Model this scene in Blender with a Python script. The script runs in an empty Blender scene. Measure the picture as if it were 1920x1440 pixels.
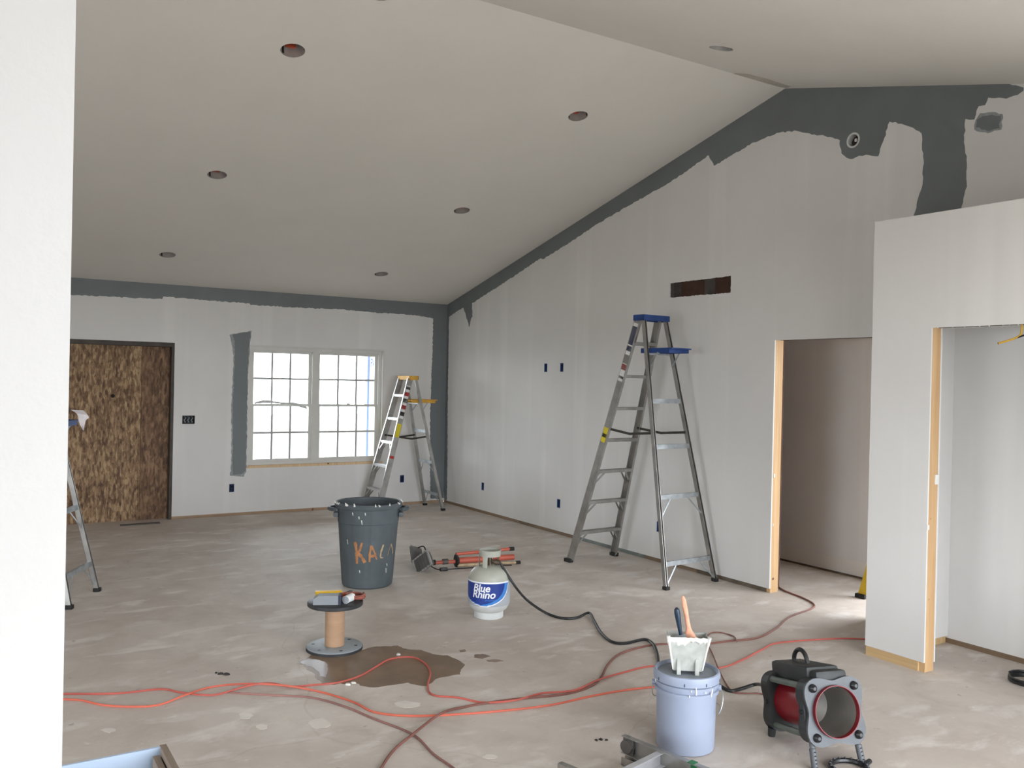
import bpy, bmesh, math, random
from mathutils import Vector, Matrix
from mathutils.geometry import tessellate_polygon
random.seed(7)
R = math.radians
C = bpy.context.scene.collection
SC = bpy.context.scene

# ------------------------------------------------------------------ camera
F_PX = 1633.58
CAM_H = 1.71
# rows: room axes (X along back wall, Y along right wall, Z up) in camera axes
VR, VB = (-69.0, 690.0), (3552.0, 767.0)
def _cd(p): return Vector((p[0] - 960, -(p[1] - 720), -F_PX)).normalized()
_Y = _cd(VR); _X = _cd(VB); _X = (_X - _X.dot(_Y) * _Y).normalized(); _Z = _X.cross(_Y)
CM = Matrix((_X, _Y, _Z))
EYE = Vector((0, 0, CAM_H))
cam = bpy.data.cameras.new('camera'); cam.sensor_width = 36; cam.lens = F_PX / 1920 * 36
cam.clip_start = 0.05
camo = bpy.data.objects.new('camera', cam); C.objects.link(camo)
camo.matrix_world = Matrix.Translation(EYE) @ CM.to_4x4()
SC.camera = camo

# ------------------------------------------------------------------ light and exposure
vs = SC.view_settings
vs.view_transform = 'Standard'; vs.look = 'None'; vs.gamma = 1; vs.use_curve_mapping = False
vs.exposure = 0.66
SKY = 8.0
w = bpy.data.worlds.new('overcast_sky'); SC.world = w; w.use_nodes = True
bg = w.node_tree.nodes['Background']; bg.inputs[0].default_value = (0.90, 0.96, 1.03, 1); bg.inputs[1].default_value = SKY
def portal(loc, rot, sx, sy):
    l = bpy.data.lights.new('window_portal', 'AREA'); l.shape = 'RECTANGLE'; l.size = sx; l.size_y = sy
    l.cycles.is_portal = True
    o = bpy.data.objects.new('window_portal', l); C.objects.link(o); o.location = loc; o.rotation_euler = rot

# room dimensions (metres)
XR, YB, XL, YF = 5.635, 10.65, -3.6, -1.5     # right, back, left, front walls
EAVE, RIDGE_Y, RIDGE_Z = 2.725, 4.862, 4.131
NEAR_Y = -0.652                                # where the near slope meets the flat ceiling
YE, XE = 0.9, 0.083                            # white entry wall and its end
SF = (RIDGE_Z - EAVE) / (YB - RIDGE_Y); SN = (RIDGE_Z - EAVE) / (RIDGE_Y - NEAR_Y)
# glazed openings behind the camera: (x0, x1, z0, z1) on the front wall
FRONT_OPEN = [(0.7, 2.85, 0.03, 2.35), (3.0, 5.35, 0.03, 2.35)]
for x0, x1, z0, z1 in FRONT_OPEN: portal(((x0 + x1) / 2, YF - 0.13, (z0 + z1) / 2), (R(90), 0, 0), x1 - x0, z1 - z0)
portal(((2.915 + 4.69) / 2, YB + 0.25, 1.31), (R(-90), 0, 0), 1.775, 1.5)
portal((XL - 0.13, 2.3, 1.15), (R(90), 0, R(-90)), 2.2, 2.1)
portal((6.95, 2.8, 1.2), (R(90), 0, R(90)), 2.8, 2.2)

# ------------------------------------------------------------------ unprojection helpers
def ray(px, py): return CM @ Vector((px - 960, -(py - 720), -F_PX))
def onp(px, py, p0, n):
    r = ray(px, py); p0 = Vector(p0); n = Vector(n)
    return EYE + r * ((p0 - EYE).dot(n) / r.dot(n))
def FL(px, py, z=0.0): return onp(px, py, (0, 0, z), (0, 0, 1))
def ONR(px, py, x=XR): return onp(px, py, (x, 0, 0), (1, 0, 0))
def ONB(px, py, y=YB): return onp(px, py, (0, y, 0), (0, 1, 0))

# ------------------------------------------------------------------ materials
def lin(c):
    return tuple(((v / 255) / 12.92 if v / 255 <= 0.04045 else ((v / 255 + 0.055) / 1.055) ** 2.4) for v in c) + (1.0,)
MATS = {}
def newmat(name):
    m = bpy.data.materials.new(name); m.use_nodes = True; MATS[name] = m
    nt = m.node_tree; return m, nt, nt.nodes['Principled BSDF'], nt.nodes, nt.links
def mat(name, col, rough=0.6, metal=0.0, var=0.0, scale=6.0, bump=0.0, bscale=40, spec=0.5, col2=None, stretch=None):
    """plain procedural material: base colour varied by noise"""
    m, nt, b, N, L = newmat(name)
    c = col if len(col) == 4 else lin(col)
    b.inputs['Base Color'].default_value = c
    b.inputs['Roughness'].default_value = rough; b.inputs['Metallic'].default_value = metal
    b.inputs['Specular IOR Level'].default_value = spec
    tc = N.new('ShaderNodeTexCoord')
    src = tc.outputs['Object']
    if stretch:
        mp = N.new('ShaderNodeMapping'); mp.inputs['Scale'].default_value = stretch; L.new(src, mp.inputs[0]); src = mp.outputs[0]
    if var or col2:
        n = N.new('ShaderNodeTexNoise'); n.inputs['Scale'].default_value = scale; n.inputs['Detail'].default_value = 5
        L.new(src, n.inputs['Vector'])
        r = N.new('ShaderNodeValToRGB')
        c2 = lin(col2) if col2 else tuple(v * (1 + var) for v in c[:3]) + (1,)
        c1 = c if col2 else tuple(v * (1 - var) for v in c[:3]) + (1,)
        r.color_ramp.elements[0].position = 0.35; r.color_ramp.elements[1].position = 0.65
        r.color_ramp.elements[0].color = c1; r.color_ramp.elements[1].color = c2
        L.new(n.outputs['Fac'], r.inputs[0]); L.new(r.outputs[0], b.inputs['Base Color'])
    if bump:
        n2 = N.new('ShaderNodeTexNoise'); n2.inputs['Scale'].default_value = bscale; n2.inputs['Detail'].default_value = 3
        L.new(src, n2.inputs['Vector'])
        bp = N.new('ShaderNodeBump'); bp.inputs['Strength'].default_value = bump; bp.inputs['Distance'].default_value = 0.01
        L.new(n2.outputs['Fac'], bp.inputs['Height']); L.new(bp.outputs[0], b.inputs['Normal'])
    return m

def drywall(name, base, along, seam=True):
    """primed drywall with paler vertical joint-compound stripes; along = axis index that runs along the wall"""
    m, nt, b, N, L = newmat(name)
    b.inputs['Roughness'].default_value = 0.75; b.inputs['Specular IOR Level'].default_value = 0.25
    tc = N.new('ShaderNodeTexCoord')
    mp = N.new('ShaderNodeMapping'); sc = [0, 0, 0.22]; sc[along] = 4.2; mp.inputs['Scale'].default_value = sc
    L.new(tc.outputs['Object'], mp.inputs[0])
    n = N.new('ShaderNodeTexNoise'); n.inputs['Scale'].default_value = 1.0; n.inputs['Detail'].default_value = 2.5; L.new(mp.outputs[0], n.inputs['Vector'])
    r = N.new('ShaderNodeValToRGB'); r.color_ramp.elements[0].position = 0.53; r.color_ramp.elements[1].position = 0.68
    r.color_ramp.elements[0].color = (0, 0, 0, 1); r.color_ramp.elements[1].color = (1, 1, 1, 1); L.new(n.outputs['Fac'], r.inputs[0])
    n3 = N.new('ShaderNodeTexNoise'); n3.inputs['Scale'].default_value = 1.1; n3.inputs['Detail'].default_value = 4; L.new(tc.outputs['Object'], n3.inputs['Vector'])
    mx = N.new('ShaderNodeMix'); mx.data_type = 'RGBA'
    c = lin(base)
    mx.inputs['A'].default_value = c; mx.inputs['B'].default_value = tuple(min(1, v * 1.05 + 0.004) for v in c[:3]) + (1,)
    L.new(r.outputs[0], mx.inputs['Factor'])
    mx2 = N.new('ShaderNodeMix'); mx2.data_type = 'RGBA'; mx2.blend_type = 'MULTIPLY'; mx2.inputs['Factor'].default_value = 1.0
    r3 = N.new('ShaderNodeValToRGB'); r3.color_ramp.elements[0].position = 0.3; r3.color_ramp.elements[1].position = 0.7
    r3.color_ramp.elements[0].color = (0.93, 0.93, 0.93, 1); r3.color_ramp.elements[1].color = (1, 1, 1, 1)
    L.new(n3.outputs['Fac'], r3.inputs[0]); L.new(mx.outputs['Result'], mx2.inputs['A']); L.new(r3.outputs[0], mx2.inputs['B'])
    L.new(mx2.outputs['Result'], b.inputs['Base Color'])
    n2 = N.new('ShaderNodeTexNoise'); n2.inputs['Scale'].default_value = 90; L.new(tc.outputs['Object'], n2.inputs['Vector'])
    bp = N.new('ShaderNodeBump'); bp.inputs['Strength'].default_value = 0.08; bp.inputs['Distance'].default_value = 0.005
    L.new(n2.outputs['Fac'], bp.inputs['Height']); L.new(bp.outputs[0], b.inputs['Normal'])
    return m

def concrete(name):
    m, nt, b, N, L = newmat(name)
    b.inputs['Specular IOR Level'].default_value = 0.35
    tc = N.new('ShaderNodeTexCoord')
    def noise(s, d=5, rough=0.6, dist=0.0, st=None):
        n = N.new('ShaderNodeTexNoise'); n.inputs['Scale'].default_value = s; n.inputs['Detail'].default_value = d
        n.inputs['Roughness'].default_value = rough; n.inputs['Distortion'].default_value = dist
        if st:
            mp = N.new('ShaderNodeMapping'); mp.inputs['Scale'].default_value = st; L.new(tc.outputs['Object'], mp.inputs[0]); L.new(mp.outputs[0], n.inputs['Vector'])
        else: L.new(tc.outputs['Object'], n.inputs['Vector'])
        return n.outputs['Fac']
    def ramp(src, p0, p1, c0, c1):
        r = N.new('ShaderNodeValToRGB'); e = r.color_ramp.elements
        e[0].position = p0; e[1].position = p1; e[0].color = c0; e[1].color = c1; L.new(src, r.inputs[0]); return r.outputs[0]
    def mix(fac, a, bcol, mode='MIX'):
        x = N.new('ShaderNodeMix'); x.data_type = 'RGBA'; x.blend_type = mode
        if isinstance(fac, float): x.inputs['Factor'].default_value = fac
        else: L.new(fac, x.inputs['Factor'])
        for k, v in (('A', a), ('B', bcol)):
            if isinstance(v, tuple): x.inputs[k].default_value = v
            else: L.new(v, x.inputs[k])
        return x.outputs['Result']
    W, K = (1, 1, 1, 1), (0, 0, 0, 1)
    base = ramp(noise(0.75, 6, 0.62, 0.6), 0.34, 0.68, lin((198, 187, 177)), lin((218, 209, 200)))
    c = mix(ramp(noise(3.2, 6, 0.65, 0.4), 0.45, 0.72, K, (0.55, 0.55, 0.55, 1)), base, lin((180, 167, 156)))
    c = mix(ramp(noise(2.3, 5, 0.6, 0.3, (1, 2.0, 1)), 0.54, 0.68, K, (0.7, 0.7, 0.7, 1)), c, lin((233, 227, 221)))   # plaster dust
    c = mix(ramp(noise(9.0, 4, 0.6, 0.0, (0.8, 1.6, 1)), 0.66, 0.72, K, (0.55, 0.55, 0.55, 1)), c, lin((235, 230, 224)))  # pale drips
    c = mix(ramp(noise(14.0, 3, 0.5), 0.70, 0.74, K, (0.35, 0.35, 0.35, 1)), c, lin((120, 108, 96)))                    # dark specks
    c = mix(ramp(noise(60.0, 3, 0.6), 0.3, 0.7, (0.94, 0.94, 0.94, 1), W), c, c) if False else c
    # saw-cut control joints
    v = N.new('ShaderNodeTexVoronoi'); v.feature = 'DISTANCE_TO_EDGE'; v.inputs['Scale'].default_value = 0.42
    mpv = N.new('ShaderNodeMapping'); nd = N.new('ShaderNodeTexNoise'); nd.inputs['Scale'].default_value = 1.7
    L.new(tc.outputs['Object'], nd.inputs['Vector'])
    ad = N.new('ShaderNodeVectorMath'); ad.operation = 'MULTIPLY_ADD'; ad.inputs[1].default_value = (0.5, 0.5, 0.5)
    L.new(nd.outputs['Color'], ad.inputs[0]); L.new(tc.outputs['Object'], ad.inputs[2]); L.new(ad.outputs[0], v.inputs['Vector'])
    c = mix(ramp(v.outputs['Distance'], 0.0, 0.003, (0.15, 0.15, 0.15, 1), K), c, lin((134, 121, 110)))
    L.new(c, b.inputs['Base Color'])
    rr = N.new('ShaderNodeMapRange'); rr.inputs['To Min'].default_value = 0.5; rr.inputs['To Max'].default_value = 0.8
    L.new(noise(2.0), rr.inputs['Value']); L.new(rr.outputs[0], b.inputs['Roughness'])
    bp = N.new('ShaderNodeBump'); bp.inputs['Strength'].default_value = 0.15; bp.inputs['Distance'].default_value = 0.01
    L.new(noise(30.0), bp.inputs['Height']); L.new(bp.outputs[0], b.inputs['Normal'])
    return m

def osb(name, c0, c1, c2):
    m, nt, b, N, L = newmat(name)
    b.inputs['Roughness'].default_value = 0.7
    tc = N.new('ShaderNodeTexCoord'); outs = []
    for rot, sc in ((0.35, (60, 60, 15)), (-0.45, (52, 52, 18)), (0.95, (46, 46, 16))):
        mp = N.new('ShaderNodeMapping'); mp.inputs['Rotation'].default_value = (0, rot, 0); mp.inputs['Scale'].default_value = sc
        v = N.new('ShaderNodeTexVoronoi'); v.inputs['Scale'].default_value = 1.0
        L.new(tc.outputs['Object'], mp.inputs[0]); L.new(mp.outputs[0], v.inputs['Vector'])
        s = N.new('ShaderNodeSeparateColor'); L.new(v.outputs['Color'], s.inputs[0]); outs.append(s.outputs[0])
    n = N.new('ShaderNodeTexNoise'); n.inputs['Scale'].default_value = 5; n.inputs['Detail'].default_value = 4; L.new(tc.outputs['Object'], n.inputs['Vector'])
    a = N.new('ShaderNodeMix'); a.inputs['Factor'].default_value = 0.5; L.new(outs[0], a.inputs['A']); L.new(outs[1], a.inputs['B'])
    a2 = N.new('ShaderNodeMix'); a2.inputs['Factor'].default_value = 0.4; L.new(a.outputs['Result'], a2.inputs['A']); L.new(outs[2], a2.inputs['B'])
    a3 = N.new('ShaderNodeMix'); a3.inputs['Factor'].default_value = 0.3; L.new(a2.outputs['Result'], a3.inputs['A']); L.new(n.outputs['Fac'], a3.inputs['B'])
    r = N.new('ShaderNodeValToRGB'); e = r.color_ramp.elements
    e[0].position = 0.25; e[0].color = lin(c0); e[1].position = 0.75; e[1].color = lin(c2); k = e.new(0.5); k.color = lin(c1)
    L.new(a3.outputs['Result'], r.inputs[0]); L.new(r.outputs[0], b.inputs['Base Color'])
    return m

def lumber(name, c0, c1, axis=2):
    m, nt, b, N, L = newmat(name)
    b.inputs['Roughness'].default_value = 0.65
    tc = N.new('ShaderNodeTexCoord'); mp = N.new('ShaderNodeMapping'); s = [40, 40, 40]; s[axis] = 1.6; mp.inputs['Scale'].default_value = s
    n = N.new('ShaderNodeTexNoise'); n.inputs['Scale'].default_value = 1; n.inputs['Detail'].default_value = 4; n.inputs['Distortion'].default_value = 0.6
    L.new(tc.outputs['Object'], mp.inputs[0]); L.new(mp.outputs[0], n.inputs['Vector'])
    r = N.new('ShaderNodeValToRGB'); r.color_ramp.elements[0].position = 0.3; r.color_ramp.elements[1].position = 0.7
    r.color_ramp.elements[0].color = lin(c0); r.color_ramp.elements[1].color = lin(c1); L.new(n.outputs['Fac'], r.inputs[0])
    # knots
    n2 = N.new('ShaderNodeTexNoise'); n2.inputs['Scale'].default_value = 11; n2.inputs['Detail'].default_value = 1; L.new(tc.outputs['Object'], n2.inputs['Vector'])
    r2 = N.new('ShaderNodeValToRGB'); r2.color_ramp.elements[0].position = 0.72; r2.color_ramp.elements[1].position = 0.76; L.new(n2.outputs['Fac'], r2.inputs[0])
    mx = N.new('ShaderNodeMix'); mx.data_type = 'RGBA'; L.new(r2.outputs[0], mx.inputs['Factor']); L.new(r.outputs[0], mx.inputs['A']); mx.inputs['B'].default_value = lin((110, 66, 34))
    L.new(mx.outputs['Result'], b.inputs['Base Color'])
    return m

def glass(name):
    m, nt, b, N, L = newmat(name)
    t = N.new('ShaderNodeBsdfTransparent'); t.inputs[0].default_value = (0.96, 0.98, 0.98, 1)
    g = N.new('ShaderNodeBsdfGlossy'); g.inputs['Roughness'].default_value = 0.02
    mx = N.new('ShaderNodeMixShader'); mx.inputs[0].default_value = 0.05
    L.new(t.outputs[0], mx.inputs[1]); L.new(g.outputs[0], mx.inputs[2]); L.new(mx.outputs[0], N['Material Output'].inputs[0])
    N.remove(b); return m

M = MATS
drywall('drywall_along_x', (227, 225, 222), 0); drywall('drywall_along_y', (227, 225, 222), 1)
mat('white_wall', (214, 213, 212), 0.6, var=0.01, scale=2, bump=0.05, bscale=80)
mat('ceiling_white', (228, 224, 217), 0.9, var=0.015, scale=1.5, bump=0.12, bscale=120, spec=0.2)
mat('ceiling_darker', (196, 189, 179), 0.9, var=0.06, scale=6)
concrete('concrete')
mat('grey_paint', (114, 119, 121), 0.55, var=0.05, scale=3, bump=0.05, bscale=100)
mat('grey_paint_thin', (150, 154, 155), 0.6, var=0.15, scale=22, stretch=(3, 3, 0.6))
osb('osb_a', (82, 58, 40), (136, 106, 76), (186, 156, 120)); osb('osb_b', (76, 54, 38), (116, 86, 62), (152, 120, 90))
lumber('stud_wood', (196, 156, 112), (218, 182, 136), 2); lumber('stud_wood_pale', (206, 172, 130), (228, 200, 160), 2)
lumber('plate_wood', (112, 92, 74), (146, 122, 96), 1); lumber('plate_tan', (190, 158, 112), (214, 184, 138), 1); lumber('plate_wood_x', (150, 122, 98), (184, 158, 128), 0)
mat('plate_dark', (104, 92, 78), 0.8, var=0.25, scale=9)
mat('steel_strip', (128, 134, 130), 0.45, metal=0.4, var=0.2, scale=12)
mat('dark_void', (30, 26, 24), 0.9, var=0.1); mat('kraft_brown', (92, 66, 54), 0.9, var=0.15, scale=8)
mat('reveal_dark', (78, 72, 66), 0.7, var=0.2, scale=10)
mat('vinyl_frame', (214, 212, 206), 0.45, var=0.03); mat('muntin', (178, 178, 176), 0.5, var=0.03)
glass('window_glass')
mat('ground', (132, 128, 120), 0.9, var=0.1, scale=2)
mat('overhang_brown', (120, 104, 88), 0.8, var=0.1)
mat('housewrap', (236, 240, 246), 0.6, var=0.02); mat('wrap_blue', (64, 110, 190), 0.6, var=0.05)
mat('plastic_film', (214, 214, 210), 0.35, var=0.05, scale=30)
mat('aluminium', (172, 170, 166), 0.38, metal=0.85, var=0.14, scale=9, bump=0.03, bscale=60)
mat('aluminium_lit', (214, 214, 216), 0.4, metal=0.6, var=0.08, scale=14)  # lighter copy of aluminium: light reflected off the steps put into colour
mat('galvanised', (176, 182, 186), 0.4, metal=0.7, var=0.2, scale=16)
mat('foot_black', (38, 36, 34), 0.8, var=0.2, scale=30)
mat('ladder_blue', (32, 66, 128), 0.55, var=0.16, scale=14); mat('ladder_yellow', (222, 168, 60), 0.55, var=0.1, scale=14)
mat('fibreglass_yellow', (206, 172, 40), 0.5, var=0.08)
mat('sticker_white', (226, 224, 220), 0.5, var=0.03); mat('sticker_red', (176, 40, 36), 0.5, var=0.05); mat('sticker_blue', (30, 40, 90), 0.5, var=0.05); mat('sticker_yellow', (220, 200, 30), 0.5, var=0.05); mat('sticker_black', (28, 28, 28), 0.5, var=0.05)
mat('spreader_black', (58, 54, 48), 0.6, metal=0.3, var=0.2, scale=20)
mat('bin_grey', (80, 88, 92), 0.55, var=0.1, scale=7, bump=0.06, bscale=30); mat('bin_inside', (50, 54, 56), 0.75, var=0.2, scale=14)
mat('paint_orange', (172, 118, 76), 0.7, var=0.2, scale=24); mat('paint_cream', (172, 150, 120), 0.7, var=0.2, scale=24)
mat('plaster', (226, 224, 218), 0.85, var=0.06, scale=30, bump=0.3, bscale=60)
mat('dust', (226, 219, 211), 0.9, var=0.06, scale=12)
mat('tank_grey', (172, 172, 160), 0.45, var=0.07, scale=9); mat('tank_white', (206, 208, 206), 0.5, var=0.06, scale=12)
mat('label_blue', (24, 56, 140), 0.4, var=0.06); mat('label_light_blue', (58, 130, 206), 0.4, var=0.05); mat('label_white', (238, 240, 242), 0.45, var=0.02); mat('label_silver', (172, 176, 182), 0.45, var=0.04)
mat('brass_dark', (96, 84, 70), 0.5, metal=0.5, var=0.2, scale=30); mat('knob_red', (150, 70, 62), 0.5, var=0.1)
mat('rubber_black', (30, 30, 30), 0.45, var=0.1, scale=20)
mat('cord_orange', (214, 108, 86), 0.5, var=0.1, scale=5); mat('cord_red', (192, 96, 84), 0.55, var=0.14, scale=4); mat('cord_brown', (150, 108, 100), 0.6, var=0.16, scale=4); mat('cord_dull', (128, 84, 74), 0.6, var=0.2, scale=4)
mat('cardboard', (176, 142, 112), 0.75, var=0.06, scale=8, stretch=(1, 1, 6)); mat('spool_grey', (150, 156, 160), 0.5, var=0.06, scale=8); mat('spool_black', (46, 48, 50), 0.5, var=0.1, scale=8)
mat('level_yellow', (238, 188, 34), 0.45, var=0.04); mat('case_grey', (140, 144, 148), 0.55, var=0.04); mat('strap_navy', (44, 50, 66), 0.6, var=0.1); mat('paper_white', (236, 236, 234), 0.7, var=0.02); mat('roll_end', (150, 154, 160), 0.7, var=0.04)
mat('coil_copper', (150, 84, 70), 0.5, var=0.15, scale=20); mat('tool_orange', (206, 92, 46), 0.5, var=0.08)
mat('tripod_orange', (184, 90, 70), 0.45, var=0.08, scale=12); mat('lamp_dark', (84, 80, 76), 0.55, var=0.12, scale=14); mat('lamp_glass', (120, 120, 116), 0.15, var=0.1); mat('chrome', (208, 210, 212), 0.25, metal=0.9, var=0.05)
mat('bucket_blue', (152, 161, 181), 0.42, var=0.03, scale=5); mat('lid_grey', (136, 144, 152), 0.5, var=0.08, scale=14, bump=0.1, bscale=40)
mat('pan_grey', (176, 178, 172), 0.6, var=0.12, scale=22); mat('handle_navy', (28, 48, 68), 0.4, var=0.1, scale=18); mat('brush_copper', (222, 160, 130), 0.5, var=0.12, scale=30); mat('bristle', (120, 98, 82), 0.9, var=0.2, scale=60)
mat('heater_black', (44, 46, 46), 0.55, var=0.2, scale=12, bump=0.05); mat('heater_red', (122, 18, 28), 0.4, var=0.1, scale=8); mat('heater_plate', (88, 91, 95), 0.5, var=0.12, scale=10); mat('heater_cone', (140, 136, 130), 0.42, metal=0.5, var=0.12, scale=6); mat('heater_bar', (92, 98, 90), 0.5, var=0.12, scale=14); mat('bolt_black', (34, 34, 36), 0.35, var=0.1)
mat('wet_concrete', (134, 113, 94), 0.42, var=0.16, scale=5, bump=0.06, bscale=30, spec=0.4); mat('water', (196, 192, 196), 0.12, var=0.05, spec=0.8)  # water: pale base colour stands in for the reflection on the wet spot
mat('crate_blue', (188, 206, 228), 0.5, var=0.02); lumber('crate_wood', (124, 108, 94), (158, 142, 126), 1)
mat('outlet_blue', (36, 62, 112), 0.5, var=0.08); mat('outlet_dark', (26, 28, 34), 0.6, var=0.2, scale=30)
mat('can_metal', (206, 204, 200), 0.3, metal=0.5, var=0.1, scale=12); mat('can_orange', (168, 70, 40), 0.5, var=0.1); mat('can_dark', (40, 38, 36), 0.5, var=0.1)
mat('cable_yellow', (212, 168, 60), 0.5, var=0.1); mat('rag_white', (228, 222, 224), 0.85, var=0.05, scale=20); mat('tape_green', (26, 112, 62), 0.5, var=0.08); mat('debris_dark', (58, 52, 48), 0.9, var=0.3, scale=60)

# ------------------------------------------------------------------ mesh helpers
def frame(d, ref=None):
    d = Vector(d).normalized(); ref = Vector(ref) if ref else Vector((0, 0, 1))
    if abs(d.dot(ref.normalized())) > 0.98: ref = Vector((1, 0, 0)) if abs(d.x) < 0.9 else Vector((0, 1, 0))
    u = ref.cross(d).normalized(); v = d.cross(u).normalized(); return u, v
class MB:
    def __init__(s): s.v = []; s.f = []; s.mi = []; s.xf = None
    def add(s, vs_, fs, mi=0):
        o = len(s.v); s.v += [Vector(p) for p in vs_]; s.f += [[i + o for i in f] for f in fs]; s.mi += [mi] * len(fs); return s
    def box(s, x0, x1, y0, y1, z0, z1, mi=0):
        p = [(x, y, z) for z in (z0, z1) for y in (y0, y1) for x in (x0, x1)]
        return s.add(p, [(0, 2, 3, 1), (4, 5, 7, 6), (0, 1, 5, 4), (2, 6, 7, 3), (0, 4, 6, 2), (1, 3, 7, 5)], mi)
    def rbox(s, x0, x1, y0, y1, z0, z1, b=0.01, mi=0):
        bm = bmesh.new(); bmesh.ops.create_cube(bm, size=1.0)
        for v in bm.verts: v.co = Vector(((x0 + x1) / 2 + v.co.x * (x1 - x0), (y0 + y1) / 2 + v.co.y * (y1 - y0), (z0 + z1) / 2 + v.co.z * (z1 - z0)))
        bmesh.ops.bevel(bm, geom=bm.edges[:], offset=b, segments=2, profile=0.6, affect='EDGES')
        bm.verts.index_update(); s.add([v.co.copy() for v in bm.verts], [[v.index for v in f.verts] for f in bm.faces], mi); bm.free(); return s
    def beam(s, p0, p1, wd, dp, ref=(1, 0, 0), off=(0, 0), mi=0):
        """box along p0-p1; ref = direction of its width"""
        p0 = Vector(p0); p1 = Vector(p1); d = (p1 - p0).normalized(); ref = Vector(ref); u = (ref - ref.dot(d) * d).normalized(); v = d.cross(u)
        P = [p + u * (a * wd / 2 + off[0]) + v * (b_ * dp / 2 + off[1]) for p in (p0, p1) for b_ in (-1, 1) for a in (-1, 1)]
        return s.add(P, [(0, 2, 3, 1), (4, 5, 7, 6), (0, 1, 5, 4), (2, 6, 7, 3), (0, 4, 6, 2), (1, 3, 7, 5)], mi)
    def tube(s, pts, r, n=8, cap=True, mi=0, closed=False):
        pts = [Vector(p) for p in pts]; k = len(pts); rr = r if isinstance(r, (list, tuple)) else [r] * k
        V = []; u = None
        for i, p in enumerate(pts):
            if closed: d = pts[(i + 1) % k] - pts[i - 1]
            else: d = pts[min(i + 1, k - 1)] - pts[max(i - 1, 0)]
            d.normalize()
            if u is None: u, _ = frame(d)
            u = (u - u.dot(d) * d)
            if u.length < 1e-5: u, _ = frame(d)
            u.normalize(); v = d.cross(u)
            for j in range(n):
                a = 2 * math.pi * j / n; V.append(p + (u * math.cos(a) + v * math.sin(a)) * rr[i])
        Fs = []
        for i in range(k if closed else k - 1):
            for j in range(n):
                a, b_ = i * n + j, i * n + (j + 1) % n; c, d_ = ((i + 1) % k) * n + (j + 1) % n, ((i + 1) % k) * n + j
                Fs.append((a, b_, c, d_))
        if cap and not closed: Fs.append(tuple(range(n - 1, -1, -1))); Fs.append(tuple(range((k - 1) * n, k * n)))
        return s.add(V, Fs, mi)
    def lathe(s, prof, n=32, c=(0, 0, 0), a0=0, a1=2 * math.pi, mi=0, rfun=None):
        """prof: list of (radius, z)"""
        full = abs(a1 - a0 - 2 * math.pi) < 1e-4; m_ = n if full else n + 1; V = []
        for r, z in prof:
            for j in range(m_):
                a = a0 + (a1 - a0) * j / n; q = r * (rfun(a, z) if rfun else 1)
                V.append((c[0] + q * math.cos(a), c[1] + q * math.sin(a), c[2] + z))
        Fs = []
        for i in range(len(prof) - 1):
            for j in range(n):
                k = (j + 1) % m_
                Fs.append((i * m_ + j, i * m_ + k, (i + 1) * m_ + k, (i + 1) * m_ + j))
        if full:
            if prof[0][0] > 1e-6: pass
        return s.add(V, Fs, mi)
    def disc(s, c, r, axis, n=24, h=0.0, mi=0):
        """solid disc/cylinder from c along axis by h"""
        ax = Vector(axis).normalized(); return s.tube([Vector(c), Vector(c) + ax * max(h, 1e-4)], r, n, mi=mi)
    def prism(s, poly, T, h, holes=(), mi=0):
        """poly: 2D outline (and holes); T(u, v, w) -> 3D; extruded from w=0 to w=h"""
        loops = [list(poly)] + [list(q) for q in holes]
        tri = tessellate_polygon([[Vector((a, b_, 0)) for a, b_ in lp] for lp in loops])
        flat = [p for lp in loops for p in lp]; n = len(flat)
        V = [T(a, b_, 0) for a, b_ in flat] + [T(a, b_, h) for a, b_ in flat]
        Fs = [tuple(t) for t in tri] + [tuple(i + n for i in reversed(t)) for t in tri]
        o = 0
        for lp in loops:
            k = len(lp)
            for i in range(k): Fs.append((o + i, o + (i + 1) % k, o + (i + 1) % k + n, o + i + n))
            o += k
        return s.add(V, Fs, mi)
    def grid(s, rows, mi=0):
        n = len(rows[0]); V = [p for r_ in rows for p in r_]
        return s.add(V, [(i * n + j, i * n + j + 1, (i + 1) * n + j + 1, (i + 1) * n + j) for i in range(len(rows) - 1) for j in range(n - 1)], mi)
    def build(s, name, mats, parent=None, smooth=False, recalc=True, angle=40):
        me = bpy.data.meshes.new(name)
        vv = [s.xf @ p for p in s.v] if s.xf is not None else s.v
        me.from_pydata([tuple(p) for p in vv], [], s.f)
        if recalc:
            bm = bmesh.new(); bm.from_mesh(me); bmesh.ops.recalc_face_normals(bm, faces=bm.faces); bm.to_mesh(me); bm.free()
        for m_ in ([mats] if isinstance(mats, str) else mats): me.materials.append(MATS[m_])
        if max(s.mi, default=0) > 0:
            for p, k in zip(me.polygons, s.mi): p.material_index = k
        if smooth:
            me.polygons.foreach_set('use_smooth', [True] * len(me.polygons)); me.set_sharp_from_angle(angle=R(angle))
        me.update()
        o = bpy.data.objects.new(name, me); C.objects.link(o)
        if parent: o.parent = parent
        return o
def tag(o, label=None, cat=None, group=None, kind=None):
    if label: o['label'] = label
    if cat: o['category'] = cat
    if group: o['group'] = group
    if kind: o['kind'] = kind
    return o
def thing(name, label, cat, loc=(0, 0, 0), rz=0.0, group=None):
    o = bpy.data.objects.new(name, None); C.objects.link(o); o.location = loc; o.rotation_euler = (0, 0, rz); o.empty_display_size = 0.1
    return tag(o, label, cat, group)
def struct(o, label): return tag(o, label, None, None, 'structure')
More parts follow.
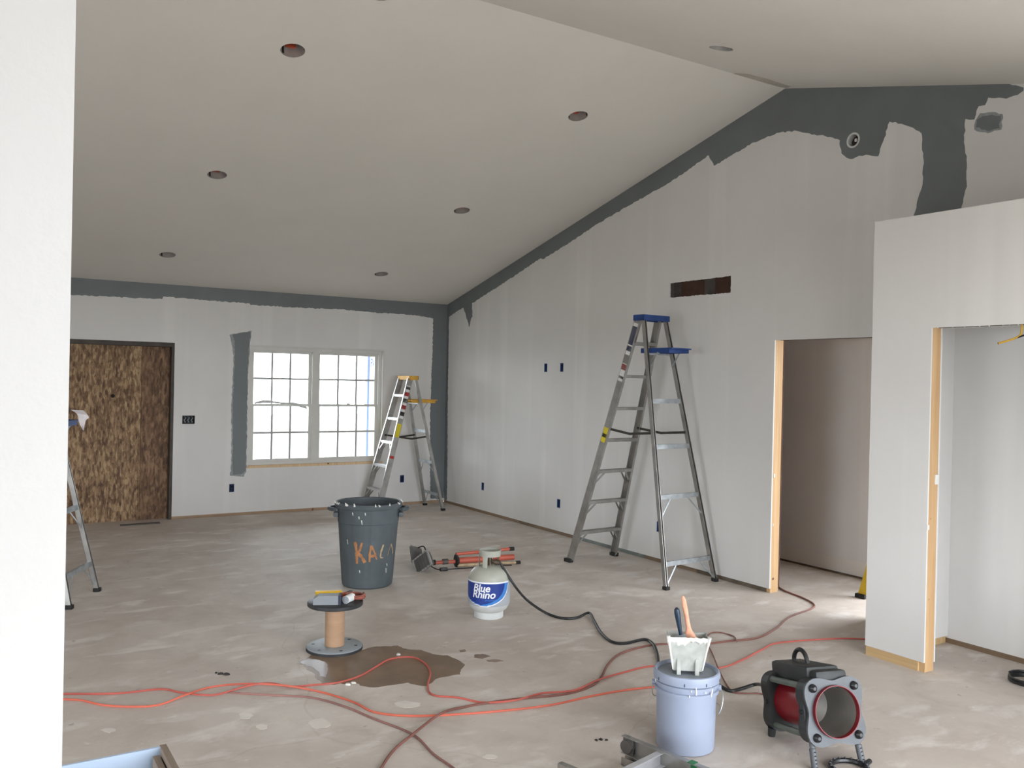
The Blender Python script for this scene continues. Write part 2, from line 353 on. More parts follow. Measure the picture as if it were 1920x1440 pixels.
def spline(pts, sub=8):
    """Catmull-Rom through 3D points"""
    P = [Vector(p) for p in pts]; out = []
    P = [P[0] * 2 - P[1]] + P + [P[-1] * 2 - P[-2]]
    for i in range(1, len(P) - 2):
        for k in range(sub):
            t = k / sub; a, b_, c, d = P[i - 1], P[i], P[i + 1], P[i + 2]
            out.append(0.5 * ((2 * b_) + (c - a) * t + (2 * a - 5 * b_ + 4 * c - d) * t * t + (3 * b_ - a - 3 * c + d) * t ** 3))
    out.append(P[-2]); return out
def text_geo(txt, size, shear=0.0, extrude=0.0, align='CENTER', bold=0.0):
    cu = bpy.data.curves.new('lettering', 'FONT'); cu.body = txt; cu.size = size; cu.shear = shear; cu.extrude = extrude; cu.align_x = align; cu.offset = bold
    o = bpy.data.objects.new('lettering', cu); C.objects.link(o)
    me = bpy.data.meshes.new_from_object(o.evaluated_get(bpy.context.evaluated_depsgraph_get()))
    bm = bmesh.new(); bm.from_mesh(me); bpy.data.objects.remove(o); bpy.data.meshes.remove(me); bpy.data.curves.remove(cu)
    bmesh.ops.triangulate(bm, faces=bm.faces)
    for _ in range(3):
        es = [e for e in bm.edges if e.calc_length() > size * 0.18]
        if es: bmesh.ops.subdivide_edges(bm, edges=es, cuts=1); bmesh.ops.triangulate(bm, faces=bm.faces)
    bm.verts.index_update()
    r = [v.co.copy() for v in bm.verts], [[v.index for v in f.verts] for f in bm.faces]; bm.free(); return r

def interp(t, tab):
    for (t0, v0), (t1, v1) in zip(tab, tab[1:]):
        if t <= t1: return v0 + (v1 - v0) * (t - t0) / (t1 - t0)
    return tab[-1][1]

# ================================================================== THE SHELL
# ---- floor
FZ = MB(); FZ.box(XL - 0.2, 7.2, YF - 0.2, YB + 0.165, -0.12, 0.0)
floor = struct(FZ.build('floor', 'concrete'), 'bare concrete floor dusted with plaster')
# outside ground
g = MB(); g.box(-30, 40, YB + 0.02, 45, -0.5, -0.35); g.box(-30, 40, -40, YF - 0.2, -0.5, -0.35); g.box(-40, XL - 0.2, YF - 0.2, YB + 0.02, -0.5, -0.35); g.box(7.2, 40, YF - 0.2, YB + 0.02, -0.5, -0.35)
struct(g.build('ground_outside', 'ground'), 'pale open ground outside the windows')

# ---- right wall (plane X = XR) with doorway, vent cut-out, box holes
def TR(x0, sgn=1): return lambda u, v, wv: (x0 + wv * sgn, u, v)
def rect(cu, cv, wu, wv): return [(cu - wu / 2, cv - wv / 2), (cu + wu / 2, cv - wv / 2), (cu + wu / 2, cv + wv / 2), (cu - wu / 2, cv + wv / 2)]
def circ(cu, cv, r, n=20): return [(cu + r * math.cos(2 * math.pi * k / n), cv + r * math.sin(2 * math.pi * k / n)) for k in range(n)]
OUT_R = [(8.225, 1.855), (7.91, 1.858), (9.59, 0.34), (7.915, 0.342), (6.262, 0.336)]
D0, D1, DH = 4.0, 4.908, 2.08
RB = (4.203, 3.564)
ol = [(YF, 0.035), (D0, 0.035), (D0, DH), (D1, DH), (D1, 0.035), (YB, 0.035), (YB, EAVE + .02), (RIDGE_Y, RIDGE_Z + .02), (NEAR_Y, EAVE + .02), (YF, EAVE + .02)]
vent = [(5.41, 2.508), (6.182, 2.516), (6.184, 2.653), (5.41, 2.654)]
def ragged(loop, step=0.03, amp=0.002):
    out = []
    for i, a in enumerate(loop):
        b_ = loop[(i + 1) % len(loop)]; d = math.dist(a, b_); k = max(1, int(d / step))
        for j in range(k):
            t = j / k; q = 0 if j == 0 else random.uniform(-amp, amp)
            nx, ny = -(b_[1] - a[1]) / d, (b_[0] - a[0]) / d
            out.append((a[0] + (b_[0] - a[0]) * t + nx * q, a[1] + (b_[1] - a[1]) * t + ny * q))
    return out
mb = MB(); mb.prism(ol, TR(XR), 0.0127, [ragged(vent, 0.02, 0.003)] + [rect(y, z, 0.058, 0.098) for y, z in OUT_R] + [circ(*RB, 0.05)])
wall_right = struct(mb.build('wall_right', 'drywall_along_y'), 'long primed drywall gable wall with grey cut-in paint')
TW = 0.12
ol2 = [(YF, 0.035), (D0, 0.035), (D0, DH), (D1, DH), (D1, 0.035), (YB, 0.035), (YB, EAVE), (YF, EAVE)]
mb = MB(); mb.prism(ol2, TR(XR + TW - 0.0127), 0.0127)
ol3 = [(YF, EAVE), (YB, EAVE), (RIDGE_Y, RIDGE_Z), (NEAR_Y, EAVE)]
mb.prism(ol3, TR(XR + TW - 0.0127), 0.0127)
mb.build('hall_side_board', ['kraft_brown'], wall_right)
# studs seen inside the vent cut-out
for y0, y1 in ((5.70, 5.738), (6.14, 6.178)):
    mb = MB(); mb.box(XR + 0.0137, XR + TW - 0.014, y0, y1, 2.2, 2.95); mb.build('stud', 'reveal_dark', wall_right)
mb = MB(); mb.box(XR + 0.0137, XR + TW - 0.014, 5.2, 5.68, 2.19, 2.2); mb.build('blocking', 'kraft_brown', wall_right)
# doorway lumber
mb = MB(); mb.box(XR + 0.0135, XR + TW - 0.0135, D1 + 0.002, D1 + 0.04, 0.0, DH + 0.04); st = mb.build('door_stud', 'stud_wood', wall_right); tag(st, 'bare pine stud lining the hall doorway')
mb = MB(); mb.box(XR + 0.0135, XR + TW - 0.0135, D0 - 0.04, D0 - 0.002, 0.0, DH + 0.04); mb.build('door_stud', 'stud_wood', wall_right)
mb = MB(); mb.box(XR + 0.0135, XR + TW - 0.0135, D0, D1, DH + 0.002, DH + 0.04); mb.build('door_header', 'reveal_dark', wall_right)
# plaster smears on the stud
for (z, w_, h_) in ((0.95, 0.016, 0.03), (0.55, 0.01, 0.02)):
    mb = MB(); mb.rbox(XR + 0.02, XR + 0.02 + w_, D1 - 0.004, D1 + 0.003, z, z + h_, 0.002); mb.build('plaster_smear', 'plaster', wall_right)
# bottom plates under the drywall
def plate(name, x0, x1, y0, y1, z1, m_, label): 
    mb = MB(); mb.box(x0, x1, y0, y1, 0.0, z1); return struct(mb.build(name, m_), label)
plate('trim_1', XR + 0.005, XR + 0.1, 7.6, YB, 0.05, 'plate_wood', 'brown bottom plate exposed beneath the gable wall near the corner')
plate('trim_2', XR + 0.003, XR + 0.1, 6.45, 7.6, 0.05, 'steel_strip', 'grey metal bottom track beneath the gable wall behind the tall ladder')
plate('trim_3', XR + 0.005, XR + 0.1, 5.75, 6.45, 0.05, 'plate_wood', 'brown bottom plate exposed between two dark stretches of the gable wall')
plate('trim_4', XR + 0.005, XR + 0.1, D1 + 0.04, 5.75, 0.05, 'plate_dark', 'dark bottom plate beneath the gable wall beside the hall doorway')
plate('trim_5', XR + 0.005, XR + 0.1, YF, D0 - 0.04, 0.05, 'plate_wood', 'bottom plate beneath the back wall of the closet')

# ---- back wall (plane Y = YB)
WX0, WX1, WZ0, WZ1 = 2.925, 4.71, 0.565, 2.07
OD0, OD1, ODH = 0.22, 2.075, 2.055
OUT_B = [(2.755, 0.335), (5.0, 0.35)]
SWB = (2.243, 1.16)
def TB(y0, sgn=1): return lambda u, v, wv: (u, y0 + wv * sgn, v)
ob = [(XL, 0.035), (OD0, 0.035), (OD0, ODH), (OD1, ODH), (OD1, 0.035), (XR + 0.0127, 0.035), (XR + 0.0127, EAVE + 0.02), (XL, EAVE + 0.02)]
mb = MB(); mb.prism(ob, TB(YB), 0.0127, [[(WX0, WZ0), (WX1, WZ0), (WX1, WZ1), (WX0, WZ1)]] + [rect(x, z, 0.058, 0.098) for x, z in OUT_B] + [rect(SWB[0], SWB[1], 0.14, 0.098)])
wall_back = struct(mb.build('wall_back', 'drywall_along_x'), 'primed drywall back wall around window and boarded doorway')
# exterior sheathing behind, so that no daylight leaks in
ob2 = [(XL, 0.0), (XR + 1.3, 0.0), (XR + 1.3, EAVE + 0.1), (XL, EAVE + 0.1)]
mb = MB(); mb.prism(ob2, TB(YB + 0.14), 0.02, [[(WX0 - .01, WZ0 - .01), (WX1 + .01, WZ0 - .01), (WX1 + .01, WZ1 + .01), (WX0 - .01, WZ1 + .01)]])
mb.build('sheathing', 'kraft_brown', wall_back)
plate('trim_6', XL, OD0, YB + 0.005, YB + 0.1, 0.05, 'plate_wood_x', 'bottom plate of the back wall left of the boarded doorway')
plate('trim_7', OD1, XR, YB + 0.005, YB + 0.1, 0.05, 'plate_wood_x', 'pale brown bottom plate beneath the window wall')
# boarded doorway
d1 = thing('door_1', 'doorway boarded up with brown strand board panels', None, ((OD0 + OD1) / 2, YB, 0)); d1['kind'] = 'structure'
cx = (OD0 + OD1) / 2
def dpart(name, m_, x0, x1, y0, y1, z0, z1): 
    mb = MB(); mb.box(x0 - cx, x1 - cx, y0, y1, z0, z1); return mb.build(name, m_, d1)
dpart('osb_panel', 'osb_a', OD0, 1.74, 0.122, 0.134, 0.0, ODH - 0.05)
dpart('osb_panel', 'osb_b', 1.744, OD1 - 0.03, 0.126, 0.138, 0.0, ODH - 0.05)
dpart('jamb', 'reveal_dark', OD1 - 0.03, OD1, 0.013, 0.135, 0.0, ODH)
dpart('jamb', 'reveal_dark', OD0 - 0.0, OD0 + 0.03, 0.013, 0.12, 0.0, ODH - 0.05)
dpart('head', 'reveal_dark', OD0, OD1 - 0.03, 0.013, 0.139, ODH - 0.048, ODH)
mb = MB(); mb.disc((1.44 - cx, 0.123, 1.43), 0.022, (0, -1, 0), 12, 0.003); mb.build('knot_hole', 'dark_void', d1)

# ---- window
wcx = (WX0 + WX1) / 2
win = thing('window_1', 'pair of double hung windows with grids, glowing with daylight', None, (wcx, YB, WZ0)); win['kind'] = 'structure'
WW, WH = WX1 - WX0, WZ1 - WZ0
def wbox(name, m_, x0, x1, y0, y1, z0, z1, par=win, b=None):
    mb = MB(); (mb.box(x0, x1, y0, y1, z0, z1) if not b else mb.rbox(x0, x1, y0, y1, z0, z1, b)); return mb.build(name, m_, par)
h = WW / 2
# wood-lined return
wbox('sill_board', 'stud_wood_pale', -h, h, 0.002, 0.06, 0.0, 0.03)
wbox('side_return', 'vinyl_frame', -h, -h + 0.02, 0.0, 0.06, 0.03, WH); wbox('side_return', 'vinyl_frame', h - 0.02, h, 0.0, 0.06, 0.03, WH); wbox('head_return', 'vinyl_frame', -h + .02, h - .02, 0.0, 0.06, WH - 0.02, WH)
wbox('frame_side', 'vinyl_frame', -h + 0.02, -h + 0.06, 0.05, 0.13, 0.03, WH - 0.02); wbox('frame_side', 'vinyl_frame', h - 0.06, h - 0.02, 0.05, 0.13, 0.03, WH - 0.02)
wbox('frame_head', 'vinyl_frame', -h + 0.06, h - 0.06, 0.05, 0.13, WH - 0.065, WH - 0.02); wbox('frame_sill', 'vinyl_frame', -h + 0.06, h - 0.06, 0.05, 0.13, 0.03, 0.07)
mc = -0.03
wbox('mullion', 'vinyl_frame', mc - 0.04, mc + 0.04, 0.045, 0.13, 0.07, WH - 0.065)
for s0, s1 in ((-h + 0.06, mc - 0.04), (mc + 0.04, h - 0.06)):
    zm = WH * 0.508
    for (z0, z1, yo) in ((zm - 0.015, WH - 0.065, 0.095), (0.07, zm + 0.015, 0.065)):
        sash = thing('sash', None, None, (0, 0, 0)); sash.parent = win
        if 'category' in sash: del sash['category']
        r_ = 0.035
        mb = MB()
        mb.box(s0, s0 + r_, yo, yo + 0.028, z0, z1); mb.box(s1 - r_, s1, yo, yo + 0.028, z0, z1)
        mb.box(s0 + r_, s1 - r_, yo, yo + 0.028, z0, z0 + 0.03); mb.box(s0 + r_, s1 - r_, yo, yo + 0.028, z1 - 0.03, z1)
        mb.build('sash_frame', 'vinyl_frame', sash)
        gx0, gx1, gz0, gz1 = s0 + r_, s1 - r_, z0 + 0.03, z1 - 0.03
        mb = MB()
        xs = [gx0 + (gx1 - gx0) * k / 3 for k in range(4)]; zs = [gz0, (gz0 + gz1) / 2, gz1]
        for k in (1, 2): mb.box(xs[k] - 0.012, xs[k] + 0.012, yo + 0.012, yo + 0.02, gz0, gz1)
        mb.box(gx0, gx1, yo + 0.0125, yo + 0.0195, zs[1] - 0.012, zs[1] + 0.012)
        mb.build('muntin_grid', 'muntin', sash)
        for i in range(3):
            for j in range(2):
                mb = MB(); mb.box(xs[i] + (0.012 if i else 0), xs[i + 1] - (0.012 if i < 2 else 0), yo + 0.014, yo + 0.018, zs[j] + (0.012 if j else 0), zs[j + 1] - (0 if j else 0.012)); mb.build('pane', 'window_glass', sash)
    # lock on the meeting rail
    wbox('sash_lock', 'vinyl_frame', (s0 + s1) / 2 - 0.02, (s0 + s1) / 2 + 0.02, 0.052, 0.065, zm + 0.015, zm + 0.03, win, 0.003)
# peeling protective film along the left meeting rail
rows = []
zm = WH * 0.508
for k in range(15):
    t = k / 14; x = -h + 0.1 + t * 0.66; hgt = 0.02 + 0.018 * math.sin(t * 9) + 0.02 * math.exp(-((t - 0.55) * 5) ** 2); z = zm + 0.016 + 0.012 * math.sin(t * 6) - (0.06 * max(0, t - 0.75) * 4 if t > 0.75 else 0)
    rows.append([(x, 0.055 + 0.004 * math.sin(t * 31), z), (x, 0.049 + 0.004 * math.cos(t * 23), z + hgt * 0.5), (x, 0.054, z + hgt)])
mb = MB(); mb.grid(rows); mb.build('peeling_film', 'plastic_film', win, smooth=True)
# porch wall outside with printed house wrap
mb = MB(); mb.box(4.70, 6.2, YB + 0.175, YB + 0.62, -0.35, 3.2); pw = mb.build('porch_wall', 'housewrap'); tag(pw, 'white house wrap porch wall with blue print outside the window', 'wall')
mb = MB(); mb.box(4.697, 4.701, YB + 0.47, YB + 0.53, 0.2, 2.6); mb.build('printed_stripe', 'wrap_blue', pw)
tv, tf = text_geo('PAR', 0.17)
mb = MB(); mb.add([(4.697, YB + 0.31 - p.x * 0.8, 1.84 + p.y) for p in tv], tf); mb.build('printed_lettering', 'wrap_blue', pw, recalc=False)

mb = MB(); mb.box(-4.5, 7.5, YB + 0.17, YB + 2.9, 2.62, 2.7)  # unseen overhang, added to cut the sky light through the back window
tag(mb.build('added_overhang', 'overhang_brown'), 'added unseen overhang cutting sky light at the window', 'roof')
# ---- ceiling: two slopes with round can holes, and a flat part over the camera
NF = Vector((0, SF, 1)).normalized(); PF = Vector((0, RIDGE_Y, RIDGE_Z)); NN = Vector((0, -SN, 1)).normalized()
CANS_F = [onp(px, py, PF, NF) for px, py in ((549, 95), (407, 328), (314, 478), (1084, 218), (866, 395), (715, 514), (715, -14))]
CANS_N = [onp(1352, 91, PF, NN)]
def ceil_prism(mb, y0, z0, y1, z1, cans, nrm):
    L_ = math.hypot(y1 - y0, z1 - z0); dy, dz = (y1 - y0) / L_, (z1 - z0) / L_
    T = lambda u, v, wv: (u, y0 + dy * v + nrm.y * wv, z0 + dz * v + nrm.z * wv)
    hs = [circ(c.x, (c.y - y0) * dy + (c.z - z0) * dz, 0.082, 28) for c in cans]
    mb.prism([(XL, 0), (XR + 0.012, 0), (XR + 0.012, L_), (XL, L_)], T, 0.02, hs)
mb = MB()
ceil_prism(mb, YB + 0.012, EAVE - 0.012 * SF, RIDGE_Y, RIDGE_Z, CANS_F, NF)
ceil_prism(mb, RIDGE_Y, RIDGE_Z, NEAR_Y, EAVE, CANS_N, NN)
mb.box(XL, XR + 0.012, YF, NEAR_Y, EAVE, EAVE + 0.02)
ceiling = struct(mb.build('ceiling', 'ceiling_white'), 'white vaulted ceiling with can light holes')
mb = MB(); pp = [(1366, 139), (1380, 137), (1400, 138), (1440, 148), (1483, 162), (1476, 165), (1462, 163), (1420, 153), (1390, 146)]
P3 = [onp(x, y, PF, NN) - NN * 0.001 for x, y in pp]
mb.add(P3, [tuple(range(len(P3)))]); mb.build('ridge_patch', 'ceiling_darker', ceiling)  # grey-beige patch, darker than the ceiling, on the near slope along the ridge
# recessed light cans
def can(p, nrm, i, label):
    o = thing('recessed_light_can', label, 'light fixture', p)
    q = Vector((0, 0, 1)).rotation_difference(nrm); o.rotation_mode = 'QUATERNION'; o.rotation_quaternion = q
    mb = MB(); mb.lathe([(0.081, 0.0), (0.081, 0.15), (0.06, 0.165), (0.0, 0.165)], 28); mb.build('can', 'can_metal', o, smooth=True)
    a = 0.4
    mb = MB(); mb.rbox(0.0 - 0.035, 0.035, 0.03, 0.055, 0.05, 0.11, 0.006); mb.build('connector', 'can_orange', o)
    mb = MB(); mb.lathe([(0.0, 0.10), (0.03, 0.10), (0.034, 0.165)], 14, (-0.02, -0.01, 0)); mb.build('socket', 'can_dark', o, smooth=True)
    for k in range(3):
        t = 2.2 + k * 1.9; mb = MB(); mb.beam((0.077 * math.cos(t), 0.077 * math.sin(t), 0.01), (0.077 * math.cos(t), 0.077 * math.sin(t), 0.13), 0.014, 0.004, (-math.sin(t), math.cos(t), 0)); mb.build('spring_clip', 'can_dark', o)
    return o
LC = ['open recessed light can nearest the vaulted ridge above the boarded doorway', 'open recessed light can midway down the slope above the boarded doorway', 'open recessed light can lowest on the slope above the boarded doorway',
      'open recessed light can nearest the ridge above the tall ladder side', 'open recessed light can midway down the slope near the gable wall', 'open recessed light can lowest on the slope above the twin window', 'open recessed light can highest on the far slope beside the ridge']
for i, p in enumerate(CANS_F): can(p, NF, i, LC[i])
can(CANS_N[0], NN, 9, 'open recessed light can across the ridge on the near slope')

# ---- paint on the walls (real film, 1 mm proud)
def paint_poly(parent, name, m_, pts3, nrm, step=0.022, amp=0.006, th=0.0012, hole=None):
    out = []
    n3 = Vector(nrm)
    for i, a in enumerate(pts3):
        b_ = pts3[(i + 1) % len(pts3)]; d = (b_ - a).length; k = max(1, int(d / step)); s_ = (b_ - a).cross(n3).normalized()
        for j in range(k): out.append(a.lerp(b_, j / k) + s_ * (0 if j == 0 else random.uniform(-amp, amp)))
    u = Vector((0, 1, 0)) if abs(n3.x) > 0.5 else Vector((1, 0, 0)); v = Vector((0, 0, 1)); o = out[0]
    T = lambda a, b_, wv: tuple(o + u * a + v * b_ + n3 * wv)
    hs = [[((q - o).dot(u), (q - o).dot(v)) for q in hole]] if hole else []
    mb = MB(); mb.prism([((p - o).dot(u), (p - o).dot(v)) for p in out], T, th, hs)
    return mb.build(name, m_, parent)
RP = [(828, 572), (900, 524), (1000, 461), (1150, 366), (1300, 270), (1420, 195), (1472, 163), (1650, 158), (1860, 155), (1905, 160), (1919, 164), (1919, 170), (1908, 178), (1887, 185), (1866, 184), (1853, 183), (1847, 197), (1835, 199), (1830, 215), (1827, 224), (1810, 223), (1808, 260), (1813, 307), (1813, 350), (1803, 387), (1795, 420), (1705, 440), (1714, 402), (1722, 370), (1730, 345), (1732, 300), (1728, 250), (1713, 240), (1690, 232), (1668, 228), (1664, 240), (1656, 265), (1647, 293), (1630, 291), (1611, 292), (1599, 298), (1588, 296), (1578, 288), (1575, 275), (1575, 263), (1547, 255), (1527, 252), (1493, 245), (1460, 249), (1413, 267), (1363, 297), (1339, 311), (1329, 291), (1284, 323), (1258, 341), (1252, 344), (1178, 386), (1120, 420), (1060, 460), (1018, 486), (1014, 484), (950, 527), (900, 559), (885, 569), (886, 593), (883, 598), (880, 613), (869, 577), (855, 585), (842, 594), (841, 650), (840, 720), (839, 800), (839, 870), (838, 936), (833, 942), (826, 700)]
paint_poly(wall_right, 'paint_band', 'grey_paint', [ONR(*p) for p in RP], (-1, 0, 0), hole=[Vector((XR, a, b_)) for a, b_ in circ(*RB, 0.052)])
paint_poly(wall_right, 'paint_dab', 'grey_paint', [ONR(*p) for p in ((1832, 224), (1843, 218), (1860, 215), (1876, 217), (1874, 240), (1852, 246), (1830, 239))], (-1, 0, 0))
paint_poly(wall_right, 'paint_thin', 'grey_paint_thin', [ONR(*p) for p in ((1829, 226), (1838, 212), (1860, 210), (1880, 214), (1878, 243), (1852, 250), (1827, 243))], (-1, 0, 0), 0.02, 0.006, 0.0006)
BP = [(110, 516), (400, 537), (840, 570), (838, 700), (838, 933), (822, 936), (807, 934), (806, 830), (807, 755), (811, 655), (812, 597), (785, 592), (740, 588), (700, 586), (640, 580), (560, 577), (500, 573), (470, 572), (468, 569), (400, 564), (306, 556), (304, 561), (220, 557), (133, 553), (110, 551)]
paint_poly(wall_back, 'paint_band', 'grey_paint', [ONB(*p) for p in BP], (0, -1, 0))
BS = [(440, 640), (436, 628), (452, 624), (470, 622), (468, 640), (466, 660), (463, 760), (461, 882), (455, 888), (437, 890), (436, 870), (437, 755), (440, 667)]
paint_poly(wall_back, 'paint_stripe', 'grey_paint', [ONB(*p) for p in BS], (0, -1, 0))
paint_poly(wall_back, 'paint_thin', 'grey_paint_thin', [ONB(*p) for p in ((430, 628), (472, 620), (469, 640), (465, 700), (462, 884), (457, 894), (431, 892), (434, 868), (434, 755), (438, 667))], (0, -1, 0), 0.03, 0.006, 0.0006)

# ---- white entry wall close to the camera
mb = MB(); mb.box(XL, XE, YE, YE + 0.12, 0.0, 3.3)
struct(mb.build('wall_entry', 'white_wall'), 'smooth bright white wall end beside the camera')
# ---- left wall, front wall with patio door openings, side wall by the entry
mb = MB(); mb.prism([(YF, 0), (YB + 0.15, 0), (YB + 0.15, RIDGE_Z + 0.1), (YF, RIDGE_Z + 0.1)], TR(XL, -1), 0.12, [[(1.2, 0.1), (3.4, 0.1), (3.4, 2.2), (1.2, 2.2)]])
struct(mb.build('wall_left', 'drywall_along_y'), 'far left drywall wall out of view')
mb = MB(); mb.prism([(XL, 0), (7.1, 0), (7.1, EAVE + 0.1), (XL, EAVE + 0.1)], TB(YF, -1), 0.12, [[(a, c_), (b_, c_), (b_, d_), (a, d_)] for a, b_, c_, d_ in FRONT_OPEN])
struct(mb.build('wall_front', 'drywall_along_x'), 'wall behind the camera with wide patio openings')
mb = MB(); mb.box(-1.6, -1.48, YF, YE, 0.0, EAVE)
struct(mb.build('wall_side', 'white_wall'), 'short white wall beside the entry out of view')

# ---- closet box on the right (wall plane X = XP)
XP = 4.91; CE = 3.488; CT = 2.765; CJ = 3.085; CN = 0.8
mb = MB()
op = [(CN, 0.06), (1.6, 0.06), (1.6, 2.075), (CJ, 2.075), (CJ, 0.06), (CE, 0.06), (CE, CT), (CN, CT)]
mb.prism(op, TR(XP), 0.0127)
op2 = [(CN, 0.05), (1.6, 0.05), (1.6, 2.075), (CJ, 2.075), (CJ, 0.05), (CE - 0.115, 0.05), (CE - 0.115, CT - 0.02), (CN, CT - 0.02)]
mb.prism(op2, TR(XP + 0.1016), 0.0127)
mb.box(XP + 0.0127, XR - 0.0005, CE - 0.0127, CE, 0.06, CT); mb.box(XP + 0.115, XR - 0.0005, CE - 0.115, CE - 0.1023, 0.05, CT - 0.02)
mb.box(XP + 0.0127, XR - 0.0005, CN, CN + 0.1, 0.0, CT - 0.02)
mb.box(XP + 0.0127, XR - 0.0005, CN + 0.1, CE - 0.0127, CT - 0.02, CT)
wall_closet = struct(mb.build('wall_closet', 'drywall_along_y'), 'bright drywall closet partition with open doorway')
mb = MB(); mb.box(XP + 0.0135, XP + 0.1008, CJ + 0.002, CJ + 0.04, 0.0, 2.115); mb.build('door_stud', 'stud_wood', wall_closet)
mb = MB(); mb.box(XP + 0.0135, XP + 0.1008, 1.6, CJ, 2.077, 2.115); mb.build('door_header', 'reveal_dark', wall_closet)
mb = MB(); mb.box(XP + 0.0135, XP + 0.1008, 1.56, 1.598, 0.0, 2.115); mb.build('door_stud', 'stud_wood', wall_closet)
mb = MB(); mb.box(XP + 0.004, XP + 0.1008, CJ + 0.04, CE - 0.003, 0.0, 0.058); mb.build('bottom_plate', 'plate_tan', wall_closet)
mb = MB(); mb.box(XP + 0.1008, XR - 0.001, CE - 0.1, CE - 0.003, 0.0, 0.058); mb.build('bottom_plate', 'plate_tan', wall_closet)
mb = MB(); mb.box(XP + 0.004, XP + 0.1008, CN, 1.56, 0.0, 0.058); mb.build('bottom_plate', 'plate_tan', wall_closet)
for (x, z, w_, h_) in ((XP + 0.07, 1.13, 0.034, 0.06), (XP - 0.001, 0.86, 0.02, 0.03)):
    mb = MB(); mb.rbox(x, x + w_, CJ - 0.005, CJ + 0.003, z, z + h_, 0.003); mb.build('plaster_smear', 'plaster', wall_closet)
# torn paper along the closet head
mb = MB()
for k in range(26):
    y = CJ - 0.02 - k * 0.055 + random.uniform(-.015, .015); l = random.uniform(0.003, 0.014)
    mb.add([(XP + 0.003, y, 2.077), (XP + 0.003, y - random.uniform(.004, .012), 2.077), (XP + 0.003, y - 0.003, 2.077 - l)], [(0, 1, 2)])
tag(mb.build('torn_paper_edge', 'plaster', wall_closet), kind='stuff')

# ---- hall beyond the doorway
XH = 6.79
mb = MB(); mb.prism([(YF, 0.02), (9.0, 0.02), (9.0, EAVE + .1), (YF, EAVE + .1)], TR(XH), 0.1, [[(1.4, 0.1), (4.2, 0.1), (4.2, 2.3), (1.4, 2.3)]])
wh = struct(mb.build('wall_hall', 'drywall_along_y'), 'dim drywall wall seen through the hall doorway')
mb = MB(); mb.box(XH - 0.003, XH, YF, 9.0, 0.04, 0.15); mb.build('unpainted_strip', 'ceiling_white', wh)
plate('trim_8', XH + 0.004, XH + 0.09, YF, 9.0, 0.02, 'plate_dark', 'dark bottom plate of the hall wall')
mb = MB(); mb.box(XR + TW, XH + 0.1, 9.0, 9.1, 0, EAVE + 0.1); struct(mb.build('wall_hall_end', 'drywall_along_x'), 'far end wall of the hall')
mb = MB(); mb.box(XR + TW - 0.02, XH + 0.1, YF, 9.1, 2.44, 2.46); struct(mb.build('ceiling_hall', 'ceiling_white'), 'flat hall ceiling')

# ---- electrical boxes
def outlet(p, nrm, label, m_='outlet_blue'):
    rz = math.atan2(nrm[1], nrm[0])
    o = thing('outlet_box', label, 'outlet box', p, rz)
    mb = MB(); w2, h2 = 0.0285, 0.0485
    mb.box(-0.05, 0.0015, -w2, -w2 + 0.003, -h2, h2); mb.box(-0.05, 0.0015, w2 - 0.003, w2, -h2, h2); mb.box(-0.05, 0.0015, -w2 + 0.003, w2 - 0.003, -h2, -h2 + 0.003); mb.box(-0.05, 0.0015, -w2 + 0.003, w2 - 0.003, h2 - 0.003, h2); mb.box(-0.053, -0.05, -w2, w2, -h2, h2)
    mb.build('box_shell', m_, o)
    for s in (-1, 1):
        mb = MB(); mb.box(-0.012, 0.0005, -0.008, 0.008, s * 0.043 - 0.006, s * 0.043 + 0.006); mb.build('screw_tab', m_, o)
    mb = MB(); mb.tube(spline([(-0.045, -0.01, 0.03), (-0.02, 0.012, 0.01), (-0.03, -0.012, -0.01), (-0.015, 0.008, -0.025), (-0.045, 0.01, -0.03)], 4), 0.005, 6); mb.build('wire', 'outlet_dark', o)
    return o
LR = ['blue outlet box high on the gable wall, farther from the tall ladder of the two', 'blue outlet box high on the gable wall, closer to the tall ladder of the two', 'blue outlet box low on the gable wall nearest the grey corner', 'blue outlet box low on the gable wall just short of the tall ladder', 'blue outlet box low on the gable wall behind the legs of the tall ladder']
for (y, z), lb in zip(OUT_R, LR): outlet((XR, y, z), (-1, 0), lb)
LB_ = ['dark outlet box low on the wall under the grey stripe by the window', 'dark outlet box low on the wall behind the yellow topped ladder']
for (x, z), lb in zip(OUT_B, LB_): outlet((x, YB, z), (0, -1), lb)
o = thing('switch_box', 'black triple switch box beside the boarded doorway', 'switch box', (SWB[0], YB, SWB[1]), R(-90))
mb = MB(); mb.box(-0.053, -0.05, -0.069, 0.069, -0.048, 0.048)
for a, b_, c_, d_ in ((-0.069, -0.066, -0.048, 0.048), (0.066, 0.069, -0.048, 0.048), (-0.066, 0.066, -0.048, -0.045), (-0.066, 0.066, 0.045, 0.048)): mb.box(-0.05, 0.0015, a, b_, c_, d_)
mb.build('box_shell', 'outlet_dark', o)
for k in (-1, 0, 1):
    mb = MB(); mb.tube(spline([(-0.045, k * 0.04, 0.035), (-0.015, k * 0.04 + 0.01, 0.02), (-0.01, k * 0.04 - 0.008, -0.005), (-0.02, k * 0.04 + 0.008, -0.03), (-0.045, k * 0.04, -0.038)], 4), 0.006, 6); mb.build('wire', 'case_grey', o)
